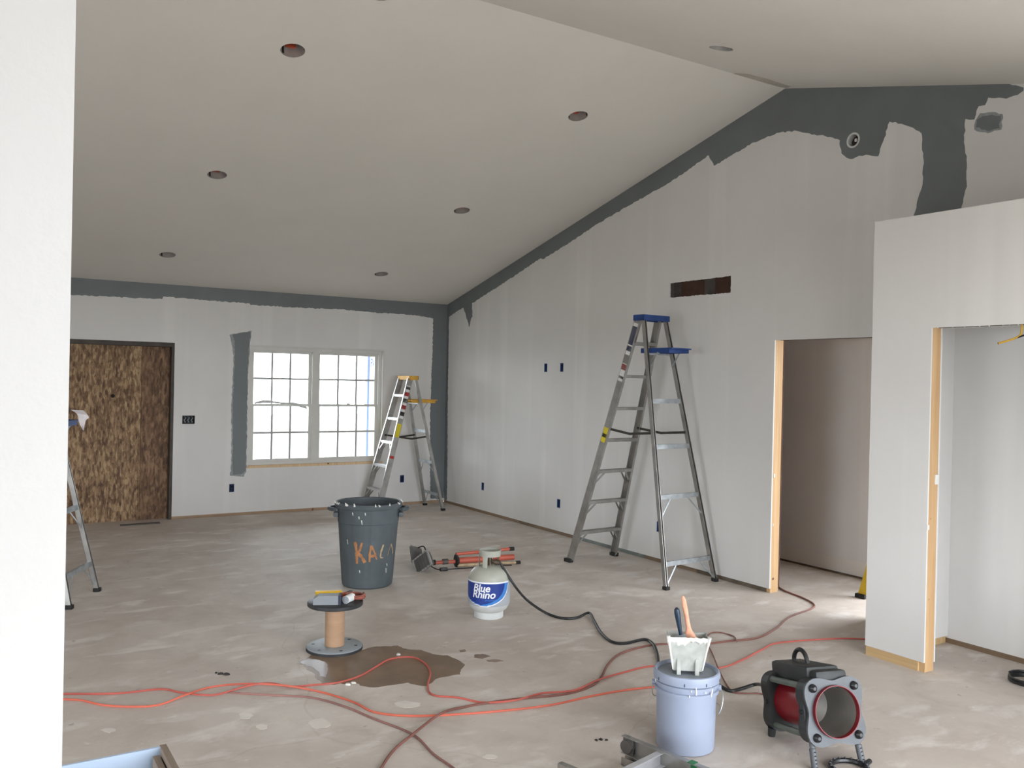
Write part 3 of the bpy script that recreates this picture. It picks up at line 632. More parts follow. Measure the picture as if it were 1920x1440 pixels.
# round fixture box on the gable
o = thing('round_fixture_box', 'round white rimmed fixture box in the grey gable paint', 'fixture box', (XR, RB[0], RB[1]), R(180))
mb = MB(); mb.lathe([(0.044, -0.05), (0.049, -0.05), (0.049, 0.0), (0.058, 0.001), (0.058, 0.0025), (0.044, 0.0025), (0.044, -0.05)], 24); mb.xf = Matrix.Rotation(R(90), 4, 'Y'); mb.build('rim', 'tank_white', o, smooth=True)
mb = MB(); mb.disc((-0.05, 0, 0), 0.046, (1, 0, 0), 20, 0.003); mb.build('back', 'kraft_brown', o)
mb = MB(); mb.tube(spline([(-0.045, -0.02, 0.02), (-0.01, 0.01, 0.015), (-0.02, -0.01, -0.01), (-0.008, 0.015, -0.02), (-0.045, 0.02, -0.025)], 5), 0.006, 6); mb.build('wire', 'outlet_dark', o)
mb = MB(); mb.rbox(-0.03, -0.005, 0.005, 0.025, -0.012, 0.012, 0.004); mb.build('wire_nut', 'sticker_white', o)
# cable over the closet doorway
yb = 2.62
o = tag(MB().tube(spline([(XP + 0.06, yb - 0.03, 2.076), (XP + 0.06, yb - 0.03, 2.04), (XP + 0.06, yb - 0.02, 2.015), (XP + 0.055, yb + 0.02, 1.995), (XP + 0.05, yb + 0.09, 1.975)], 6), 0.006, 8).build('hanging_cable', 'cable_yellow', None, smooth=True), 'short yellow cable hanging from the closet door head', 'cable')
mb = MB(); mb.tube([(XP + 0.05, yb + 0.09, 1.975), (XP + 0.05, yb + 0.093, 1.974)], 0.0065, 8); mb.build('cut_end', 'outlet_dark', o)
mb = MB(); mb.tube(spline([(XP + 0.058, yb + 0.0, 2.003), (XP + 0.06, yb - 0.03, 2.012), (XP + 0.06, yb - 0.05, 2.018)], 4), 0.005, 8); mb.build('cable_tail', 'outlet_dark', o)

# ================================================================== LADDERS
def stepladder(name, label, loc, rz, H, a, b, wf, wt, wr, wrt, nst, capm, trayz=None, stickers=True, railm='aluminium', zs_rear=None, stepm='aluminium', group=None, tl=0.24):
    """front feet at y=-a, cap centre at y=0, rear feet at y=+b; x across"""
    o = thing(name, label, 'ladder', loc, rz, group)
    cd = 0.065                                   # half depth of the cap
    fy = lambda z: -a + (a - cd + 0.025) * z / (H - 0.04)
    fx = lambda z: wf / 2 + (wt / 2 - wf / 2) * z / (H - 0.04)
    ry = lambda z: b + (cd - 0.025 - b) * z / (H - 0.04)
    rx = lambda z: wr / 2 + (wrt / 2 - wr / 2) * z / (H - 0.04)
    top = H - 0.04
    for s in (-1, 1):
        p0, p1 = Vector((s * fx(0.02), fy(0.02), 0.02)), Vector((s * fx(top), fy(top), top))
        mb = MB(); mb.beam(p0, p1, 0.004, 0.07); mb.beam(p0, p1, 0.024, 0.004, off=(-s * 0.012, 0.035)); mb.beam(p0, p1, 0.024, 0.004, off=(-s * 0.012, -0.035))
        fr = mb.build('front_rail', railm, o)
        mb = MB(); mb.rbox(s * fx(0) - 0.022, s * fx(0) + 0.022, fy(0) - 0.045, fy(0) + 0.045, 0, 0.035, 0.006); mb.build('foot', 'foot_black', fr)
        if stickers:
            d = (p1 - p0); L_ = d.length; d.normalize()
            for t0, t1, m_ in stickers:
                q0, q1 = p0 + d * L_ * t0, p0 + d * L_ * t1
                mb = MB(); mb.beam(q0, q1, 0.0012, 0.056, off=(s * 0.0026, 0)); mb.build('sticker', m_, fr)
        p0, p1 = Vector((s * rx(0.02), ry(0.02), 0.02)), Vector((s * rx(top), ry(top), top))
        mb = MB(); mb.beam(p0, p1, 0.026, 0.004, off=(0, -0.016)); mb.beam(p0, p1, 0.004, 0.036, off=(s * 0.011, 0)); mb.beam(p0, p1, 0.004, 0.036, off=(-s * 0.011, 0))
        rr = mb.build('rear_rail', railm, o)
        mb = MB(); mb.rbox(s * rx(0) - 0.022, s * rx(0) + 0.022, ry(0) - 0.026, ry(0) + 0.026, 0, 0.03, 0.006); mb.build('foot', 'foot_black', rr)
        zs = H * 0.555
        mb = MB(); y0, y1 = fy(zs), ry(zs); ym = (y0 + y1) / 2
        mb.beam((s * (fx(zs) - 0.02), y0, zs), (s * (rx(zs) - 0.01), ym, zs - 0.03), 0.004, 0.022); mb.beam((s * (rx(zs) - 0.014), ym, zs - 0.03), (s * (rx(zs) - 0.016), y1, zs - 0.005), 0.004, 0.022)
        mb.build('spreader', 'spreader_black', o)
    gap = (H - 0.16) / (nst + 0.12)
    for k in range(nst):
        z = 0.30 + k * (H - 0.26 - 0.30 + 0.02) / max(1, nst - 1) if nst > 1 else 0.3
        x = fx(z) - 0.003; y = fy(z)
        mb = MB(); mb.box(-x, x, y - 0.036, y + 0.036, z - 0.004, z); mb.box(-x, x, y - 0.036, y - 0.033, z - 0.028, z - 0.004); mb.box(-x, x, y + 0.033, y + 0.036, z - 0.028, z - 0.004)
        for j in range(5): mb.box(-x, x, y - 0.03 + j * 0.014, y - 0.026 + j * 0.014, z, z + 0.0015)
        st_ = mb.build('step', stepm, o)
        if k < 3:
            for s in (-1, 1):
                mb = MB()
                for yy in (-0.03, 0.03):
                    mb.beam((s * (x - 0.10), y + yy, z - 0.02), (s * (fx(z - 0.14) - 0.006), fy(z - 0.14) + yy * 0.9, z - 0.14), 0.004, 0.016, (0, 1, 0))
                mb.build('knee_brace', 'aluminium', st_)
    for i, z in enumerate(zs_rear or [0.22, 0.85, 1.35, 1.75]):
        x = rx(z) - 0.012; y = ry(z); mb = MB(); mb.box(-x, x, y + 0.004, y + 0.008, z - 0.02, z + 0.02); mb.box(-x, x, y - 0.012, y + 0.004, z + 0.016, z + 0.02)
        br = mb.build('rear_brace', 'galvanised', o)
        if i < 2:
            for s in (-1, 1):
                mb = MB(); mb.beam((s * (x - 0.13), y + 0.004, z - 0.015), (s * (rx(z - 0.16) - 0.013), ry(z - 0.16) + 0.004, z - 0.16), 0.012, 0.004); mb.build('diagonal_strut', 'galvanised', br)
    mb = MB(); mb.rbox(-wt / 2 - 0.03, wt / 2 + 0.03, -cd, cd, H - 0.012, H, 0.005)
    mb.rbox(-wt / 2 - 0.03, wt / 2 + 0.03, -cd, -cd + 0.012, H - 0.052, H - 0.006, 0.003); mb.rbox(-wt / 2 - 0.03, wt / 2 + 0.03, cd - 0.012, cd, H - 0.052, H - 0.006, 0.003)
    for s in (-1, 1): mb.rbox(s * (wt / 2 + 0.024) - 0.006, s * (wt / 2 + 0.024) + 0.006, -cd, cd, H - 0.052, H - 0.006, 0.003)
    mb.build('cap', capm, o)
    if trayz:
        y = ry(trayz); x = rx(trayz) - 0.03
        mb = MB(); mb.rbox(-x, x, y - 0.10, y + tl, trayz - 0.01, trayz, 0.004)
        for (x0, x1, y0, y1) in ((-x, x, y + tl - 0.012, y + tl), (-x, -x + 0.012, y - 0.1, y + tl), (x - 0.012, x, y - 0.1, y + tl)): mb.rbox(x0, x1, y0, y1, trayz - 0.035, trayz + 0.008, 0.003)
        mb.rbox(-x - 0.0, x, y + tl - 0.01, y + tl + 0.03, trayz - 0.004, trayz + 0.008, 0.003)
        tr = mb.build('pail_shelf', capm, o)
        mb = MB()
        for s in (-1, 1): mb.beam((s * (x + 0.008), y + 0.12, trayz - 0.03), (s * (x + 0.012), ry(trayz - 0.15), trayz - 0.15), 0.005, 0.014)
        mb.box(-x - 0.005, x + 0.005, y - 0.02, y + 0.0, trayz - 0.05, trayz - 0.036)
        mb.build('shelf_bracket', 'galvanised', tr)
    return o
stepladder('step_ladder', 'tall aluminium step ladder with blue cap and shelf by gable wall', (5.205, 5.94, 0), R(183.8), 2.31, 0.735, 0.535, 0.58, 0.27, 0.6, 0.27, 7, 'ladder_blue', 2.005,
           [(0.86, 0.985, 'sticker_white'), (0.875, 0.895, 'sticker_blue'), (0.90, 0.972, 'sticker_blue'), (0.755, 0.825, 'sticker_white'), (0.80, 0.822, 'sticker_red'), (0.765, 0.775, 'sticker_black'), (0.505, 0.565, 'sticker_yellow'), (0.525, 0.54, 'sticker_black')], zs_rear=[0.20, 0.74, 1.16, 1.55])
stepladder('step_ladder', 'aluminium step ladder with yellow cap and shelf near the corner', (4.86, 10.23, 0), R(-90), 1.73, 0.49, 0.41, 0.5, 0.3, 0.52, 0.28, 5, 'ladder_yellow', 1.42,
           [(0.70, 0.95, 'sticker_white'), (0.72, 0.75, 'sticker_black'), (0.77, 0.80, 'sticker_red'), (0.82, 0.85, 'sticker_black'), (0.87, 0.90, 'sticker_red'), (0.92, 0.94, 'sticker_black'), (0.56, 0.66, 'sticker_yellow'), (0.40, 0.42, 'sticker_red')], zs_rear=[0.2, 0.62, 1.02], stepm='aluminium_lit')
stepladder('step_ladder', 'aluminium step ladder with blue shelf and rag, half hidden by the white wall', (0.422, 7.36, 0), R(242.9), 1.73, 0.49, 0.41, 0.5, 0.3, 0.517, 0.28, 5, 'ladder_blue', 1.33, [(0.7, 0.8, 'sticker_white')], zs_rear=[0.22, 0.66, 1.0], tl=0.17)
stepladder('step_ladder', 'yellow fibreglass step ladder standing in the hall', (6.41, 3.95, 0), R(180), 1.73, 0.49, 0.41, 0.45, 0.3, 0.47, 0.28, 5, 'ladder_yellow', None, None, railm='fibreglass_yellow', zs_rear=[0.22, 0.7, 1.1])

# ladder lying folded on the floor
e0 = Vector((2.335, 2.985, 0)); dirv = Vector((0.215, -0.977, 0)).normalized()
o = thing('folded_ladder', 'aluminium step ladder lying folded flat on the floor beside the blue bucket', 'ladder', e0, math.atan2(dirv.y, dirv.x))
LL = 1.75
for s in (-1, 1):
    wy = lambda x: s * (0.225 - 0.05 * x / LL)
    mb = MB(); p0, p1 = Vector((0, wy(0), 0.082)), Vector((LL, wy(LL), 0.082))
    mb.beam(p0, p1, 0.004, 0.075, (0, 1, 0)); mb.beam(p0, p1, 0.026, 0.004, (0, 1, 0), (-s * 0.013, 0.0375)); mb.beam(p0, p1, 0.026, 0.004, (0, 1, 0), (-s * 0.013, -0.0375))
    fr = mb.build('front_rail', 'aluminium', o)
    mb = MB(); mb.rbox(0.005, 0.06, wy(0) - 0.006 - s * 0.015, wy(0) + 0.006 - s * 0.015, 0.045, 0.118, 0.003); mb.tube([(0.03, wy(0) - s * 0.004, 0.08), (0.03, wy(0) - s * 0.034, 0.08)], 0.03, 14); mb.build('foot', 'lamp_dark', fr)
    p0, p1 = Vector((0.02, s * 0.19, 0.02)), Vector((LL, s * 0.15, 0.02))
    mb = MB(); mb.beam(p0, p1, 0.03, 0.004, (0, 1, 0), (0, -0.016)); mb.beam(p0, p1, 0.004, 0.036, (0, 1, 0), (0.013, 0)); mb.beam(p0, p1, 0.004, 0.036, (0, 1, 0), (-0.013, 0)); mb.build('rear_rail', 'aluminium', o)
for k in range(5):
    x = 0.2 + k * 0.3; yy = 0.222 - 0.05 * x / LL
    mb = MB(); mb.box(x - 0.002, x + 0.002, -yy, yy, 0.05, 0.115); mb.box(x, x + 0.03, -yy, yy, 0.112, 0.1155); mb.box(x, x + 0.028, -yy, yy, 0.05, 0.0535); mb.build('step', 'aluminium_lit', o)
for x in (0.25, 0.75, 1.25):
    mb = MB(); mb.box(x - 0.018, x + 0.018, -0.18, 0.18, 0.002, 0.006); mb.build('rear_brace', 'galvanised', o)
mb = MB(); mb.rbox(LL - 0.02, LL + 0.05, -0.2, 0.2, 0.0, 0.125, 0.008); mb.build('cap', 'ladder_blue', o)
xs_ = 0.36; mb = MB(); wv_ = 0.225 - 0.05 * xs_ / LL
mb.box(xs_, xs_ + 0.03, wv_ - 0.03, wv_ + 0.004, 0.1215, 0.1235); mb.box(xs_, xs_ + 0.03, wv_ + 0.0025, wv_ + 0.004, 0.03, 0.1215); mb.box(xs_, xs_ + 0.03, wv_ - 0.0045, wv_ - 0.0025, 0.05, 0.117); mb.build('green_tape', 'tape_green', o)

# rag on the hidden ladder's shelf
rows = []
EDG = [(0, (134, 769), (158, 770)), (0.2, (143, 774), (163, 776)), (0.4, (147, 781), (167, 783)), (0.55, (147, 788), (161, 787)), (0.8, (150.5, 798), (159, 797)), (1, (155.5, 807), (157, 807))]
for i in range(13):
    t = i / 12; row = []
    xl = interp(t, [(a, b_[0]) for a, b_, c_ in EDG]); xr = interp(t, [(a, c_[0]) for a, b_, c_ in EDG]); yl = interp(t, [(a, b_[1]) for a, b_, c_ in EDG]); yr = interp(t, [(a, c_[1]) for a, b_, c_ in EDG])
    for j in range(9):
        u = j / 8; q = ONB(xl + (xr - xl) * u, yl + (yr - yl) * u, 7.10); q.y += 0.05 * (1 - min(1, t * 4)) + 0.010 * math.sin(u * 9 + t * 5); row.append(q)
    rows.append(row)
tag(MB().grid(rows).build('rag', 'rag_white', None, smooth=True), 'white rag draped over the blue ladder shelf', 'rag')

# ================================================================== TRASH BIN
bo = FL(688, 1106); vd = Vector((bo.x, bo.y, 0)).normalized(); bc = bo + vd * 0.2
ang = math.atan2(-vd.y, -vd.x)                                     # local +x faces the camera
o = thing('trash_bin', 'grey plastic trash bin with orange hand painted letters', 'trash bin', bc, ang)
BR = lambda z: 0.205 + (0.255 - 0.205) * z / 0.66
def ribs(a, z): return 1 - 0.018 * (1 if (math.cos(a * 10) > 0.86 and z < 0.58 and z > 0.02) else 0)
prof = [(0.0, 0.0), (0.19, 0.0), (0.203, 0.012)] + [(BR(z), z) for z in (0.05, 0.15, 0.25, 0.35, 0.45, 0.52)] + [(0.248, 0.525), (0.252, 0.6), (0.256, 0.64), (0.272, 0.645), (0.276, 0.668), (0.268, 0.684), (0.252, 0.68), (0.248, 0.62), (0.235, 0.4), (0.2, 0.03), (0.0, 0.03)]
mb = MB(); mb.lathe(prof, 80, rfun=ribs); mb.build('body', 'bin_grey', o, smooth=True, angle=30)
for s in (-1, 1):
    a = R(90) * s
    mb = MB(); c_ = Vector((0, s * 0.262, 0.615)); pts = [c_ + Vector((x, s * (0.0 + 0.055 * math.cos(x / 0.09 * math.pi / 2)), 0.012)) for x in [-0.085 + 0.017 * k for k in range(11)]]
    mb.tube(spline(pts, 2), 0.016, 10); mb.rbox(-0.09, 0.09, s * 0.262 - 0.02, s * 0.262 + 0.02, 0.565, 0.605, 0.012); mb.build('handle', 'bin_grey', o, smooth=True)
# letters: strokes in (angle-distance u, height v); u grows to the viewer's right
def on_bin(u, v, off=0.003): r_ = BR(v) + off; a = u / 0.23; return (r_ * math.cos(a), r_ * math.sin(a), v)
def stroke(mb, pts, w0, w1):
    for i in range(len(pts) - 1):
        a, b_ = Vector(pts[i]), Vector(pts[i + 1]); n = 8; d = (b_ - a).normalized(); nn = Vector((-d.y, d.x)); rows = []
        for k in range(n + 1):
            t = k / n; p = a.lerp(b_, t); ww = (w0 + (w1 - w0) * t) * (1 + random.uniform(-.18, .18)) / 2
            rows.append([on_bin(p.x - nn.x * ww, p.y - nn.y * ww), on_bin(p.x, p.y), on_bin(p.x + nn.x * ww, p.y + nn.y * ww)])
        mb.grid(rows)
px_u = lambda px: 0.23 * math.asin(max(-0.99, min(0.99, (px - 688) / 56.5)))
py_v = lambda py: (1093 - py) / 232.0
letters = {'K': [([(664, 1003), (667, 1022), (667, 1044)], .03, .018), ([(677, 1004), (672, 1020), (668, 1026)], .014, .02), ([(668, 1021), (676, 1030), (683, 1041)], .018, .03)],
           'A': [([(695, 1009), (692, 1024), (692, 1040)], .022, .012), ([(695, 1010), (702, 1024), (706, 1036)], .018, .01), ([(692, 1030), (703, 1028)], .022, .018)],
           'L': [([(718, 1009), (714, 1022), (713, 1032)], .012, .016), ([(713, 1033), (719, 1034)], .012, .007)],
           'A2': [([(733, 1010), (729, 1024), (727, 1031)], .007, .005), ([(733, 1010), (736, 1020), (738, 1030)], .011, .012)]}
for nm, strokes in letters.items():
    mb = MB()
    for pts, w0, w1 in strokes: stroke(mb, [(px_u(x), py_v(y)) for x, y in pts], w0, w1)
    mb.build('painted_letter', 'paint_cream' if nm in ('A2', 'L') else 'paint_orange', o, recalc=False)
mb = MB()
for (x, y, l) in ((660, 948, 6), (671, 955, 5), (676, 962, 8), (649, 1000, 9), (726, 1055, 9), (727, 1046, 5), (672, 1056, 5), (659, 1097, 4), (682, 948, 5)):
    a = (px_u(x), py_v(y)); b_ = (px_u(x + 1), py_v(y + l)); stroke(mb, [a, b_], 0.008, 0.005)
mb.build('plaster_drips', 'plaster', o, recalc=False)
# plaster lumps on the rim
for k in range(14):
    t = random.uniform(-2.4, 2.4); mb = MB(); r_ = random.uniform(0.006, 0.013); p = Vector((0.27 * math.cos(t), 0.27 * math.sin(t), 0.68))
    mb.tube([p + Vector((0, 0, -0.006)), p, p + Vector((random.uniform(-.01, .01), random.uniform(-.01, .01), random.uniform(.006, .02)))], [r_, r_ * .8, r_ * .3], 6); mb.build('plaster_lump', 'plaster', o)
# scrap sticking out of the bin
for (px, py, z, hgt, wv_) in ((678, 945, 0.60, 0.13, 0.03), (690, 945, 0.6, 0.11, 0.05)):
    pass

# ================================================================== PROPANE TANK
tb = FL(916, 1163); vd = Vector((tb.x, tb.y, 0)).normalized(); tcn = tb + vd * 0.1
o = thing('propane_tank', 'white and grey propane tank with blue label and valve collar', 'propane tank', tcn, math.atan2(-vd.y, -vd.x))
RT = 0.15
mb = MB(); mb.lathe([(0.0, 0.0), (0.10, 0.0), (0.105, 0.005), (0.105, 0.05), (0.10, 0.055)], 40); mb.build('foot_ring', 'tank_white', o, smooth=True)
mb = MB(); mb.lathe([(0.06, 0.03), (0.10, 0.045), (0.13, 0.068), (0.146, 0.10), (RT, 0.12)], 40); mb.build('lower_dome', 'tank_white', o, smooth=True)
mb = MB(); mb.lathe([(RT, 0.12), (RT, 0.275), (0.147, 0.30), (0.136, 0.325), (0.115, 0.348), (0.085, 0.364), (0.05, 0.372), (0.0, 0.375)], 40); mb.build('shell', 'tank_grey', o, smooth=True)
mb = MB(); mb.lathe([(RT + 0.0008, 0.105), (RT + 0.0016, 0.108), (RT + 0.0016, 0.277), (RT + 0.0008, 0.28)], 48); sl = mb.build('sleeve', 'label_silver', o, smooth=True)
def tk(a, v, off): return ((RT + off) * math.cos(a), (RT + off) * math.sin(a), v)
RA = [(0, 46), (0.25, 43), (0.5, 36), (0.7, 24), (0.85, 8), (0.95, -8), (1, -20)]
LA = [(0, -100), (0.5, -96), (0.7, -80), (0.85, -58), (0.95, -38), (1, -24)]
def sleeve_patch(name, m_, off, r_add, top, bot, left=None):
    rows = []
    for i in range(17):
        t = i / 16; v = top + (bot - top) * t
        a0 = R(interp(t, LA) if left is None else left(t)); a1 = R(interp(t, RA) + r_add)
        rows.append([tk(a0 + (a1 - a0) * k / 24, v, off) for k in range(25)])
    MB().grid(rows).build(name, m_, sl, smooth=True, recalc=False)
sleeve_patch('label_white_border', 'label_white', 0.0022, 18, 0.279, 0.106)
sleeve_patch('label_swoosh', 'label_light_blue', 0.0028, 14, 0.268, 0.112)
sleeve_patch('label_field', 'label_blue', 0.0034, 0, 0.268, 0.118)
def tank_text(txt, size, u0, v0, m_, shear=0.25, bold=0.0, align='LEFT', off=0.0042):
    tv, tf = text_geo(txt, size, shear, 0.0, align, bold)
    MB().add([tk((u0 + p.x) / RT, v0 + p.y, off) for p in tv], tf).build('label_lettering', m_, sl, recalc=False)
tank_text('Blue', 0.072, -0.122, 0.213, 'label_white', 0.2, 0.0018)
tank_text('Rhino', 0.072, -0.128, 0.168, 'label_white', 0.2, 0.0018)
tank_text('propane', 0.021, -0.028, 0.148, 'label_light_blue', 0.0, 0.0)
# collar with cut-outs
def collar(a0, a1, z0, z1): 
    mb = MB(); mb.lathe([(0.076, z0), (0.076, z1), (0.079, z1), (0.079, z0), (0.076, z0)], 14, a0=R(a0), a1=R(a1)); return mb
mb = collar(0, 360, 0.44, 0.475); mb.lathe([(0.0745, 0.475), (0.082, 0.475), (0.082, 0.483), (0.0745, 0.483), (0.0745, 0.475)], 30); mb.build('collar_ring', 'tank_grey', o, smooth=True)
for a0, a1 in ((-40, -12), (120, 210), (-110, -70)):
    collar(a0, a1, 0.355, 0.445).build('collar_leg', 'tank_grey', o, smooth=True)
mb = MB(); mb.tube([(0.01, 0, 0.37), (0.01, 0, 0.40), (0.01, 0, 0.43)], [0.02, 0.016, 0.013], 12); mb.build('valve', 'brass_dark', o, smooth=True)
mb = MB(); mb.tube([(0.01, 0.02, 0.435), (0.01, 0.055, 0.435)], 0.026, 10); mb.build('valve_knob', 'knob_red', o)
mb = MB(); mb.tube([(0.015, 0.01, 0.405), (0.03, 0.045, 0.40), (0.04, 0.075, 0.395)], [0.012, 0.022, 0.014], 12); mb.build('regulator', 'brass_dark', o, smooth=True)

# hose from the tank towards the heater
hp = [tcn + Matrix.Rotation(math.atan2(-vd.y, -vd.x), 3, 'Z') @ Vector((0.04, 0.075, 0.395))]
hp += [FL(965, 1098, 0.24), FL(985, 1122, 0.12), FL(1008, 1140, 0.05), FL(1030, 1152, 0.012), FL(1055, 1159, 0.010), FL(1082, 1158, 0.012), FL(1104, 1149, 0.02), FL(1114, 1164, 0.012), FL(1127, 1186, 0.010), FL(1147, 1203, 0.010), FL(1173, 1206, 0.010), FL(1208, 1199, 0.012), FL(1224, 1207, 0.012), FL(1232, 1224, 0.010), FL(1240, 1255, 0.010), FL(1275, 1272, 0.010), FL(1318, 1273, 0.010), FL(1345, 1283, 0.010), FL(1368, 1295, 0.010), FL(1390, 1291, 0.012), FL(1418, 1283, 0.03), FL(1436, 1287, 0.10)]
hose = tag(MB().tube(spline(hp, 7), 0.0095, 8).build('gas_hose', 'rubber_black', None, smooth=True), 'black rubber gas hose snaking from the propane tank across the floor', 'hose')

# ================================================================== WORK LIGHT
wa, wb = FL(806, 1056, 0.05), FL(952, 1046, 0.05); wd = (wb - wa); wl = wd.length
o = thing('work_light', 'twin work light on an orange folded tripod lying on the floor', 'work light', (wa.x, wa.y, 0), math.atan2(wd.y, wd.x))
def ring(mb, x, r_, l, n=16, y=0, z=0.05): mb.tube([(x, y, z), (x + l, y, z)], r_, n)
mb = MB(); ring(mb, 0.02, 0.017, 0.62); mb.build('inner_pole', 'tripod_orange', o, smooth=True)
mb = MB(); ring(mb, 0.26, 0.027, wl - 0.20, z=0.055); mb.build('outer_pole', 'tripod_orange', o, smooth=True)
for x, r_, l, m_ in ((0.0, 0.024, 0.05, 'foot_black'), (0.12, 0.026, 0.05, 'lamp_dark'), (0.24, 0.04, 0.03, 'foot_black'), (0.245, 0.058, 0.012, 'foot_black')):
    mb = MB(); ring(mb, x, r_, l, z=0.055); mb.build('collar', m_, o, smooth=True)
for (y, z, ex, ez) in ((-0.055, 0.022, 0.06, 0.017), (0.07, 0.06, 0.02, 0.045), (0.01, 0.115, 0.03, 0.13)):
    mb = MB(); mb.tube([(0.25, y * 0.7, z), (wl + ex, y * 1.25, ez)], 0.014, 10); lg = mb.build('tripod_leg', 'tripod_orange' if y > -0.05 else 'paint_cream', o, smooth=True)
    p = Vector((wl + ex, y * 1.25, ez)); mb = MB(); mb.tube([p - Vector((0.01, 0, 0)), p + Vector((0.035, 0, 0))], 0.0185 if ez > 0.03 else 0.0165, 12); mb.build('leg_foot', 'foot_black', lg, smooth=True)
mb = MB(); mb.tube([(0.62, 0.01, 0.06), (0.62, 0.01, 0.125)], 0.012, 8); mb.build('leg_clip', 'foot_black', o)
# head: crossbar and two flood lamps
mb = MB(); mb.tube([(-0.06, 0.0, 0.06), (0.0, 0.0, 0.06)], 0.016, 10); mb.tube([(-0.05, -0.14, 0.075), (-0.05, 0.16, 0.10)], 0.014, 10); mb.build('crossbar', 'lamp_dark', o, smooth=True)
def flood(cx, cy, cz, rotz, tilt, roll, bez):
    X = Matrix.Translation((cx, cy, cz)) @ Matrix.Rotation(rotz, 4, 'Z') @ Matrix.Rotation(tilt, 4, 'Y') @ Matrix.Rotation(roll, 4, 'X')
    mb = MB(); mb.xf = X
    for (x0, w0, h0, x1, w1, h1) in ((0.0, 0.095, 0.07, -0.035, 0.085, 0.06), (-0.035, 0.085, 0.06, -0.085, 0.05, 0.035)):
        P = [(x, s * w_, t * h_) for x, w_, h_ in ((x0, w0, h0), (x1, w1, h1)) for s, t in ((-1, -1), (1, -1), (1, 1), (-1, 1))]
        mb.add(P, [(0, 1, 5, 4), (1, 2, 6, 5), (2, 3, 7, 6), (3, 0, 4, 7), (4, 5, 6, 7), (3, 2, 1, 0)])
    hd = mb.build('lamp_head', 'lamp_dark', o)
    mb = MB(); mb.xf = X
    for (y0, y1, z0, z1) in ((-0.1, 0.1, 0.06, 0.075), (-0.1, 0.1, -0.075, -0.06), (-0.1, -0.085, -0.06, 0.06), (0.085, 0.1, -0.06, 0.06)): mb.box(-0.006, 0.012, y0, y1, z0, z1)
    mb.build('bezel', bez, hd)
    mb = MB(); mb.xf = X; mb.box(0.001, 0.004, -0.085, 0.085, -0.06, 0.06); mb.build('lens', 'lamp_glass', hd)
    mb = MB(); mb.xf = X
    for k in range(5): mb.tube([(0.018, -0.07 + k * 0.035, -0.07), (0.018, -0.07 + k * 0.035, 0.07)], 0.002, 5)
    mb.build('guard', 'lamp_dark', hd)
flood(-0.10, -0.10, 0.083, R(205), R(-12), R(38), 'chrome'); flood(-0.115, 0.15, 0.11, R(165), R(8), R(8), 'lamp_dark')  # far lamp's bezel coloured dark for the shadow it lies in
mb = MB(); mb.tube(spline([(-0.05, -0.03, 0.06), (0.02, -0.1, 0.02), (0.06, -0.12, 0.012)], 6), 0.005, 6); mb.rbox(0.055, 0.125, -0.14, -0.10, 0.0, 0.028, 0.006); mb.tube(spline([(0.12, -0.12, 0.012), (0.25, -0.10, 0.007), (0.4, -0.105, 0.007), (0.6, -0.095, 0.007), (0.75, -0.12, 0.007)], 6), 0.005, 6); mb.build('power_lead', 'rubber_black', o, smooth=True)
mb = MB(); mb.tube(spline([(-0.09, 0.11, 0.17), (-0.04, 0.06, 0.19), (-0.02, 0.02, 0.11)], 6), 0.006, 6); mb.build('lamp_lead', 'rubber_black', o, smooth=True)

# ================================================================== CABLE SPOOL
sp = FL(627, 1216); 
o = thing('cable_spool', 'empty cable spool with cardboard core and grey flanges standing upright', 'cable spool', sp, math.atan2(-sp.y, -sp.x))
mb = MB(); mb.lathe([(0.0, 0.002), (0.168, 0.002), (0.172, 0.008), (0.172, 0.02), (0.166, 0.024), (0.06, 0.024), (0.0, 0.024)], 48); fl_ = mb.build('bottom_flange', 'spool_grey', o, smooth=True)
mb = MB(); mb.lathe([(0.1725, 0.0), (0.175, 0.0), (0.175, 0.016), (0.1725, 0.016)], 48); mb.build('flange_edge', 'spool_black', fl_)
for k in range(6):
    a = k * math.pi / 3 + 0.3; mb = MB(); mb.disc((0.135 * math.cos(a), 0.135 * math.sin(a), 0.0235), 0.011, (0, 0, 1), 12, 0.0015); mb.build('bolt_hole', 'spool_black', fl_)
mb = MB(); mb.lathe([(0.06, 0.0245), (0.06, 0.275)], 32); mb.lathe([(0.056, 0.0245), (0.056, 0.275)], 32); mb.build('core', 'cardboard', o, smooth=True)
mb = MB(); mb.lathe([(0.0, 0.275), (0.168, 0.275), (0.172, 0.279), (0.172, 0.297), (0.167, 0.300), (0.0, 0.300)], 48); mb.build('top_flange', 'spool_black', o, smooth=True)
SPM = Matrix.Translation(sp) @ Matrix.Rotation(math.atan2(-sp.y, -sp.x), 4, 'Z')
def onspool(x, y): q = SPM @ Vector((x, y, 0)); return Vector((q.x, q.y, 0.3005))
SZ = 0.3005
# yellow level
a_, b_ = onspool(-0.095, -0.125), onspool(-0.10, 0.04); d = b_ - a_; L_ = d.length
o = thing('torpedo_level', 'small yellow level lying on the spool', 'level', (a_.x, a_.y, SZ), math.atan2(d.y, d.x))
mb = MB()
for x0, x1, z0, z1 in ((0, L_, 0, 0.012), (0, L_, 0.028, 0.04), (0, 0.03, 0.012, 0.028), (0.055, 0.085, 0.012, 0.028), (L_ - 0.05, L_, 0.012, 0.028)): mb.box(x0, x1, -0.012, 0.012, z0, z1)
mb.build('body', 'level_yellow', o)
for x in (0.042, 0.098): mb = MB(); mb.tube([(x - 0.012, 0, 0.02), (x + 0.012, 0, 0.02)], 0.007, 8); mb.build('vial', 'label_white' if x > .05 else 'strap_navy', o)
